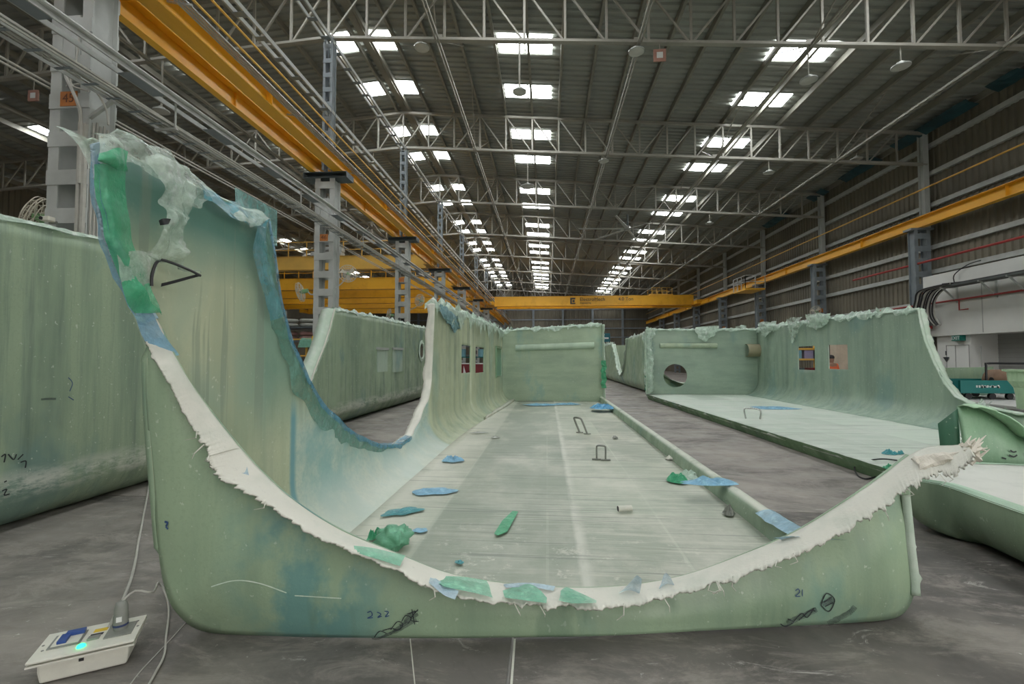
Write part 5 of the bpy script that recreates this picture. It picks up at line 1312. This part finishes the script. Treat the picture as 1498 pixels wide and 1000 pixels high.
G().tube([(XO-.1, ys_, .1), (XO-.1, ys_, 2.75)], .03, 8).obj('riser', plain('dull_maroon', (.18, .09, .08)), t); G().box((XO-.2, ys_-.08, 2.62), (XO-.02, ys_+.08, 2.75)).obj('valve', red_pipe, t); G().box((XO-.14, ys_-.35, .95), (XO, ys_-.1, 1.4)).obj('switch_box', shutter_m, t)

# ------------------------------------------------------------------ platform with trolley at the right edge
t = thing('low_platform', 'low white dusty platform behind the right-hand hull carrying the teal trolley', 'platform', (10.8, 10.8, 0))
bevel(G().box((8.95, 8.7, .62), (12.7, 12.6, .70)).obj('deck', trim_mat('dusty_deck', (.58, .58, .55), (.48, .48, .46)), t), .02)
for x in (9.2, 12.4):
    for y in (9.0, 12.3): G().box((x-.08, y-.08, 0), (x+.08, y+.08, .62)).obj('leg', steel_dark, t)
t = thing('trolley', 'teal steel trolley with white lettering on the platform', 'trolley', (10.8, 11, .7))
a = atY(1403, 556, 10.9); b = atY(1490, 574, 10.9)
G().box((a.x, 10.87, b.z), (b.x+.1, 10.92, a.z)).obj('front_board', teal_paint, t)
G().box((a.x, 10.9, .84), (b.x+.1, 11.9, .88)).obj('deck', teal_paint, t); G().box((a.x, 11.86, b.z), (b.x+.1, 11.9, a.z)).obj('rear_board', teal_paint, t)
g = G(); rr = random.Random(4); x = a.x+.32; zc = (a.z+b.z)/2
for k in range(9):
    h_ = rr.choice((.05, .065, .04)); g.box((x, 10.862, zc-h_/2), (x+.03, 10.87, zc+h_/2)); g.box((x, 10.862, zc-h_/2+rr.choice((0, .03))), (x+.045, 10.87, zc-h_/2+.04)); x += .055
g.obj('lettering', white_print, t)
hx = atY(1443, 550, 10.95).x
G().tube(smooth_poly([(hx, 10.95, .9), (hx, 10.95, 1.44), (hx+.05, 10.95, 1.5), (hx+.5, 10.95, 1.5), (hx+1.6, 10.95, 1.5)], .05), .022, 8).obj('handle_frame', black_m, t)
for x in (a.x+.25, a.x+.75, b.x-.1):
    for y in (11.0, 11.8): G().lathe([(0, -.03), (.07, -.03), (.07, .03), (0, .03)], (x, y, .772), 'Y', 14).obj('wheel', black_m, t)
t = thing('brown_roll', 'brown cardboard-coloured roll lying on the teal trolley', 'roll', (11.2, 11.4, 1.1))
p = atY(1472, 543, 11.4)
G().tube([(p.x-.32, 11.4, 1.12), (p.x+.75, 11.4, 1.12)], .24, 18).obj('wrap', cardboard, t, smooth=True); G().tube([(p.x-.325, 11.4, 1.12), (p.x-.30, 11.4, 1.12)], .06, 10).obj('core', black_m, t)
t = thing('flared_post', 'pale green flared laminate post on the platform edge at the picture border', 'post', (9.3, 8.95, .7))
p = atY(1497, 545, 8.95)
G().lathe([(.10, .70), (.11, .95), (.13, 1.08), (.20, 1.2), (.21, 1.36), (.27, 1.38), (.27, 1.41), (.0, 1.41)], (p.x, 8.95, 0), 'Z', 16).obj('post_body', fg_out, t)
t = thing('green_box_panel', 'pale green laminate panel lying behind the teal trolley', 'panel', (11, 12.2, .7))
a = atY(1378, 538, 12.3); b = atY(1456, 560, 12.3)
solid(G().grid([[(a.x+(b.x-a.x)*i/8, 12.3+.05*math.sin(i), .702+(a.z-.70+.03*i/8)*j/3) for i in range(9)] for j in range(4)]).obj('panel_face', fg_out, t), .03, 0)

# ------------------------------------------------------------------ floor socket box in the front corner
c4 = [atZ(85, 928, .135), atZ(222, 896, .135), atZ(188, 941, .135), atZ(22, 973, .135)]
ctr = sum(c4, Vector())/4; ex = ((c4[1]-c4[0])+(c4[2]-c4[3])).normalized(); ang = math.atan2(ex.y, ex.x)
wx = ((c4[1]-c4[0]).length+(c4[2]-c4[3]).length)/4; wy = abs(((c4[0]-c4[3])+(c4[1]-c4[2])).dot(Vector((-ex.y, ex.x, 0))))/4
t = thing('socket_box', 'cream floor socket box with green light and plugged cable beside the near hull', 'socket box', (ctr.x, ctr.y, 0), ang)
k_ = dict(local=True)
bevel(G().box((-wx, -wy, .128), (wx, wy, .140)).obj('face_plate', ivory, t, **k_), .004)
G().box((-wx, -wy, .112), (wx, wy, .120)).obj('gasket_plate', ivory, t, **k_)
bx = [(-wx*.86, -wy*.72), (wx*.86, -wy*.72), (wx*.86, wy*.8), (-wx*.86, wy*.8)]
rows = [[(x*s, y*s, z) for x, y in bx] for s, z in ((1, .112), (1, .06), (.95, .004))]
g = G().grid(rows, True); n = len(g.v); g.f.append((n-4, n-3, n-2, n-1)); bevel(g.obj('body', ivory, t, **k_), .012)
def onp(u, v): return (u*wx, v*wy)
def plate(u0, u1, v0, v1, z0, z1, nm, m_, par=t, bv=.002):
    return bevel(G().box((u0*wx, v0*wy, z0), (u1*wx, v1*wy, z1)).obj(nm, m_, par, **k_), bv)
s1 = plate(-.78, -.16, -.35, .62, .140, .146, 'socket_recess', plug_grey)
plate(-.72, -.20, -.28, .55, .146, .150, 'socket_insert', ivory)
plate(-.62, -.44, -.22, .35, .150, .165, 'blue_cover', blue_plastic); plate(-.55, -.18, .28, .52, .150, .168, 'blue_cover', blue_plastic)
s2 = plate(.30, .86, -.45, .5, .140, .147, 'socket_recess', plug_grey)
plate(-.02, .26, .30, .56, .140, .1415, 'yellow_label', yellow_m); plate(-.04, .22, .02, .2, .140, .1415, 'black_label', black_m)
plate(-.04, .2, -.3, -.05, .140, .150, 'breaker_window', plug_grey)
G().lathe([(.0, .014), (.010, .013), (.017, .008), (.019, 0)], (-.08*wx, -.62*wy, .140), 'Z', 16).obj('indicator_lamp', led_green, t, smooth=True, **k_)
for u, v in ((-.92, .1), (.92, .1), (.86, .55), (-.85, -.3)): G().lathe([(.006, 0), (.006, .002), (0, .002)], (u*wx, v*wy, .140), 'Z', 8).obj('screw', plug_grey, t, **k_)
G().box((-.02, -wy*.73, .075), (.0, -wy*.72, .09)).obj('knockout', black_m, t, **k_)
px_, py_ = .56*wx, .12*wy
pl = thing('plug', 'grey industrial plug standing in the floor socket box', 'plug', (ctr.x, ctr.y, 0), ang)
G().lathe([(.030, .147), (.032, .16), (.032, .165)], (px_, py_, 0), 'Z', 20).obj('collar', plug_grey, pl, **k_)
G().lathe([(.0345, .165), (.0345, .176)], (px_, py_, 0), 'Z', 20).obj('navy_band', navy, pl, **k_)
G().lathe([(.033, .176), (.034, .215), (.031, .222), (.031, .258), (.024, .285), (.012, .292), (0, .292)], (px_, py_, 0), 'Z', 20).obj('plug_body', plug_grey, pl, smooth=True, **k_)
G().box((px_-.012, py_-.0365, .195), (px_+.012, py_-.032, .22)).obj('rating_label', white_print, pl, **k_)
top = Matrix.Rotation(ang, 3, 'Z') @ Vector((px_, py_, 0)) + Vector((ctr.x, ctr.y, 0))
def fl(x, y, z=.012): return atZ(x, y, z)
tag(G().tube(smooth_poly([fl(160, 917, .14), fl(176, 885, .14), fl(186, 862, .10), fl(193, 842, .05), fl(199, 815), fl(203, 790), fl(209, 760), fl(216, 722), fl(219, 700)], .03), .0095, 6).obj('floor_cable', cable_w, smooth=True), 'pale grey cable running from the socket box back along the floor', 'cable')
tag(G().tube(smooth_poly([top+Vector((0, 0, .285)), top+Vector((.02, .06, .315)), top+Vector((.07, .12, .28)), fl(232, 852, .1), fl(243, 872), fl(247, 895), fl(243, 930), fl(240, 958), fl(228, 982), fl(212, 1010), fl(190, 1040)], .03), .006, 6).obj('plug_lead', cable_w, smooth=True), 'thin grey lead looping from the plug to the floor beside the hull corner', 'cable')
tag(G().tube(smooth_poly([fl(272, 910, .004), fl(238, 947, .004), fl(205, 982, .004), fl(180, 1015, .004)], .05), .003, 5).obj('string', cable_w), 'thin pale string lying on the floor beside the socket box', 'string')
# filled floor cracks beside the near hull
for k, (q, wd) in enumerate((([(753, 934), (748, 1002)], .012), ([(600, 934), (607, 1002)], .006))):
    a, b = atZ(*q[0], .0012), atZ(*q[1], .0012)
    a = b + (a-b)*3.0 if False else a
    G().bar(a, b+(b-a)*.2, wd, .002).obj('filled_crack', trim_white, floor)

# ------------------------------------------------------------------ side bay clutter seen through the openings
t = thing('storage_rack', 'dark steel rack with sacks seen through the near hull side cut-out', 'rack', (-12.6, 23.5, 0))
for x in (-14.6, -11.0):
    for y in (23.0, 24.4): G().box((x-.05, y-.05, 0), (x+.05, y+.05, 4.3)).obj('post', steel_grey, t)
for z in (1.2, 2.6, 3.3): G().box((-14.6, 23.0, z-.08), (-11.0, 24.4, z)).obj('shelf', steel_dark, t)
for i in range(2):
    for j in range(3):
        for k in range(2):
            x = -13.9+1.1*j; z = (2.6 if i == 0 else 3.3)+.012+.24*k
            m_ = pink_bag if i == 0 else grey_bag
            me_ = G().lathe([(0, 0), (.42, .02), (.5, .11), (.42, .20), (0, .22)], (0, 0, 0), 'Z', 14)
            me_.v = [(a, b*.85, c_+.03*nz(a*3+j, b*3+k, i)*(c_ > .05)) for a, b, c_ in me_.v]
            o = add('sack', me_.mesh('sack', m_, True), None, (x, 23.6, z)); tag(o, ('dusty pink' if i == 0 else 'pale grey') + ' sack, ' + ['lower', 'upper'][k] + ' layer, ' + ['left', 'middle', 'right'][j] + ' stack on the ' + ('lower' if i == 0 else 'upper') + ' rack shelf', 'sack', 'sacks on the rack')
t = thing('guard_railing', 'yellow guard railing behind the near hull side cut-out', 'railing', (-10.5, 20.4, 0))
for k in range(4):
    x = -12.0+.85*k; G().box((x-.04, 20.36, 0), (x+.04, 20.44, 2.55)).obj('post', crane_y2, t)
for z in (1.75, 2.52): G().box((-12.0, 20.37, z-.035), (-9.3, 20.43, z+.035)).obj('rail', crane_y2, t)
o = solid(G().grid([[(-11.4+.27*i, 20.40+.16*(j-2)+.03*math.sin(i*.8), 2.575-.11*(j-2)**2+.03*abs(nz(i, j))) for i in range(8)] for j in range(5)]).obj('green_cover_sheet', film_mat('mint_cover_sheet', (.16, .40, .28), .95, .4)), .01, 0)
tag(o, 'mint green plastic cover sheet hanging over the yellow railing', 'plastic sheet')
t = thing('dark_machine', 'dark machine behind the yellow railing, low in the side cut-out', 'machine', (-10.6, 22, 0))
bevel(G().box((-12.2, 21.8, 0), (-9.2, 22.6, 1.3)).obj('cabinet', black_m, t), .05); bevel(G().box((-10.5, 21.72, 1.3), (-9.7, 22.4, 2.1)).obj('control_box', grey_bag, t), .04)
G().tube([(-11.5, 21.9, 1.3), (-11.5, 21.9, 2.1)], .08, 10).obj('cylinder', steel_grey, t); G().tube([(-11.1, 21.9, 1.3), (-10.9, 21.9, 2.05)], .05, 10).obj('hose', cable_k, t)
for k, (x, y, l_, lab) in enumerate(((-8.2, 21.5, 1.5, 'pale wrapped bundle stacked behind the second hull, beside the second column'), (-6.8, 22.5, 1.0, 'short pale wrapped bundle behind the second hull rim'), (-8.0, 27.0, 1.6, 'grey wrapped bundle behind the second hull near the third column'))):
    t = thing('wrapped_bundle', lab, 'bundle', (x, y, 0))
    bevel(G().box((x-l_/2, y-.5, 0), (x+l_/2, y+.5, 2.75)).obj('stacked_frame', steel_dark, t), .03)
    for q in range(2):
        g = G().lathe([(0, 0), (l_*.3, .02), (l_*.5, .10), (l_*.46, .22), (0, .26)], (0, 0, 0), 'Z', 12); g.v = [(a+x, b*.6+y, c_+2.75+.25*q+.03*nz(a*2, b*2, q)) for a, b, c_ in g.v]
        g.obj('wrapped_pack', pink_bag if (k+q) % 3 == 0 else grey_bag, t, smooth=True)
t = thing('teal_shelf', 'teal shelving with pale blue drums seen through the near hull windows', 'shelf', (-4.9, 29.5, 0))
for x in (-6.4, -4.9, -3.4): G().box((x-.05, 29.2, 0), (x+.05, 30.0, 3.0)).obj('post', teal_paint, t)
for z in (.9, 1.75, 2.55): G().box((-6.4, 29.2, z-.06), (-3.4, 30.0, z)).obj('shelf_board', teal_paint if z > 1 else crane_y2, t)
for k in range(5): G().lathe([(0, 0), (.2, 0), (.2, .5), (0, .5)], (-6.1+.6*k, 29.6, 1.75 if k % 2 else .9), 'Z', 14).obj('drum', cyan_m if k != 2 else grey_bag, t)
t = thing('maroon_board', 'maroon and white board standing low behind the near hull windows', 'board', (-4.3, 27, 0))
G().box((-5.6, 26.9, .3), (-3.2, 26.96, 1.3)).obj('board', maroon, t); G().prism([(-5.0, 26.89, .4), (-4.7, 26.89, .4), (-4.95, 26.89, 1.2)], (0, .005, 0)).obj('white_mark', white_print, t); G().box((-5.6, 26.9, 1.3), (-3.2, 26.98, 1.36)).obj('top_strip', white_print, t)
for x in (-5.5, -3.3): G().box((x-.03, 26.9, 0), (x+.03, 26.98, .3)).obj('foot', steel_dark, t)
t = thing('teal_sign_board', 'small teal notice board far behind the near hull end wall', 'sign', (4.0, 45.4, 0))
p = atY(885, 494, 45.4); G().box((p.x-.7, 45.37, p.z-.4), (p.x+.5, 45.42, p.z+.45)).obj('board', plain('teal_board', (.02, .16, .20), .5), t); G().box((p.x-.55, 45.36, p.z-.1), (p.x+.35, 45.37, p.z+.05)).obj('print_band', white_print, t)
for s in (-.5, .3): G().box((p.x+s-.03, 45.38, 0), (p.x+s+.03, 45.41, p.z)).obj('post', steel_dark, t)
# things behind the right-hand hull's windows
t = thing('yellow_rack', 'yellow steel rack with boxes behind the right-hand hull window', 'rack', (10.6, 19.6, 0))
p = atY(1180, 523, 19.6)
for s in (-.75, .75):
    for d in (0, .7): G().box((p.x+s-.05, 19.6+d, 0), (p.x+s+.05, 19.7+d, 2.6)).obj('post', crane_y2, t)
for z in (.9, 1.62, 2.05): G().box((p.x-.8, 19.58, z-.07), (p.x+.8, 20.4, z)).obj('beam', crane_y2, t)
for k, (dx, z, m_) in enumerate(((-.4, 1.62, cyan_m), (.15, 1.62, plain('lilac_box', (.33, .30, .45))), (.5, 1.62, steel_dark), (-.3, .9, steel_dark), (.35, .9, maroon))): G().box((p.x+dx-.22, 19.62, z), (p.x+dx+.22, 20.0, z+.34)).obj('box', m_, t)
p = atY(1233, 522, 18.2)
t = thing('beige_post', 'thick beige post with blue foot behind the right-hand hull window', 'post', (p.x, 18.2, 0))
G().box((p.x-.28, 18.1, 1.15), (p.x+.3, 18.5, 3.0)).obj('shaft', beige, t); G().box((p.x-.3, 18.05, 0), (p.x+.32, 18.52, 1.15)).obj('foot', plain('blue_foot', (.12, .2, .36)), t)
# worker in an orange vest, seen through the window nearest the white block
p = atY(1216, 530, 17.2); wxp, wyp = p.x, 17.2
t = thing('person', 'person in an orange vest standing behind the right-hand hull window', 'person', (wxp, wyp, 0))
def skin_body(name, V, E_, rad, m_, parent):
    me = bpy.data.meshes.new(name); me.from_pydata(V, E_, []); me.update(); me.materials.append(m_)
    o = add(name, me, parent); md = o.modifiers.new('skin', 'SKIN'); md.use_smooth_shade = True
    sv = me.skin_vertices[0].data
    for i, r_ in enumerate(rad): sv[i].radius = (r_, r_*.85)
    sv[0].use_root = True; s2_ = o.modifiers.new('sub', 'SUBSURF'); s2_.levels = 2; s2_.render_levels = 2; return o
J = [(0,0,.92),(0,0,1.15),(0,-.01,1.36),(0,-.01,1.46),(0,-.02,1.56),(0,-.02,1.66), (-.2,0,1.38),(-.25,.02,1.12),(-.24,-.08,.88), (.2,0,1.38),(.25,.02,1.12),(.24,-.08,.88), (-.1,0,.88),(-.11,-.01,.48),(-.11,.02,.08),(-.11,-.13,.04), (.1,0,.88),(.11,-.01,.48),(.11,.02,.08),(.11,-.13,.04)]
Ed = [(0,1),(1,2),(2,3),(3,4),(4,5),(2,6),(6,7),(7,8),(2,9),(9,10),(10,11),(0,12),(12,13),(13,14),(14,15),(0,16),(16,17),(17,18),(18,19)]
Rd = [.14,.13,.15,.055,.095,.085,.06,.045,.035,.06,.045,.035,.09,.06,.045,.035,.09,.06,.045,.035]
skin_body('body', [(wxp+a, wyp+b, c_) for a, b, c_ in J], Ed, Rd, skin_m, t)
skin_body('vest', [(wxp, wyp, .95), (wxp, wyp, 1.15), (wxp, wyp, 1.34), (wxp-.17, wyp, 1.39), (wxp+.17, wyp, 1.39), (wxp-.25, wyp+.02, 1.16), (wxp+.25, wyp+.02, 1.16)], [(0,1),(1,2),(2,3),(2,4),(3,5),(4,6)], [.165,.16,.17,.085,.085,.06,.06], vest_m, t)
skin_body('trousers', [(wxp, wyp, .94), (wxp-.1, wyp, .86), (wxp-.11, wyp-.01, .48), (wxp-.11, wyp+.02, .12), (wxp+.1, wyp, .86), (wxp+.11, wyp-.01, .48), (wxp+.11, wyp+.02, .12)], [(0,1),(1,2),(2,3),(0,4),(4,5),(5,6)], [.15,.105,.078,.062,.105,.078,.062], cloth_m, t)
G().lathe([(.0, 1.755), (.07, 1.735), (.105, 1.68), (.1, 1.62)], (wxp, wyp, 0), 'Z', 14).obj('hair', hair_m, t, smooth=True)
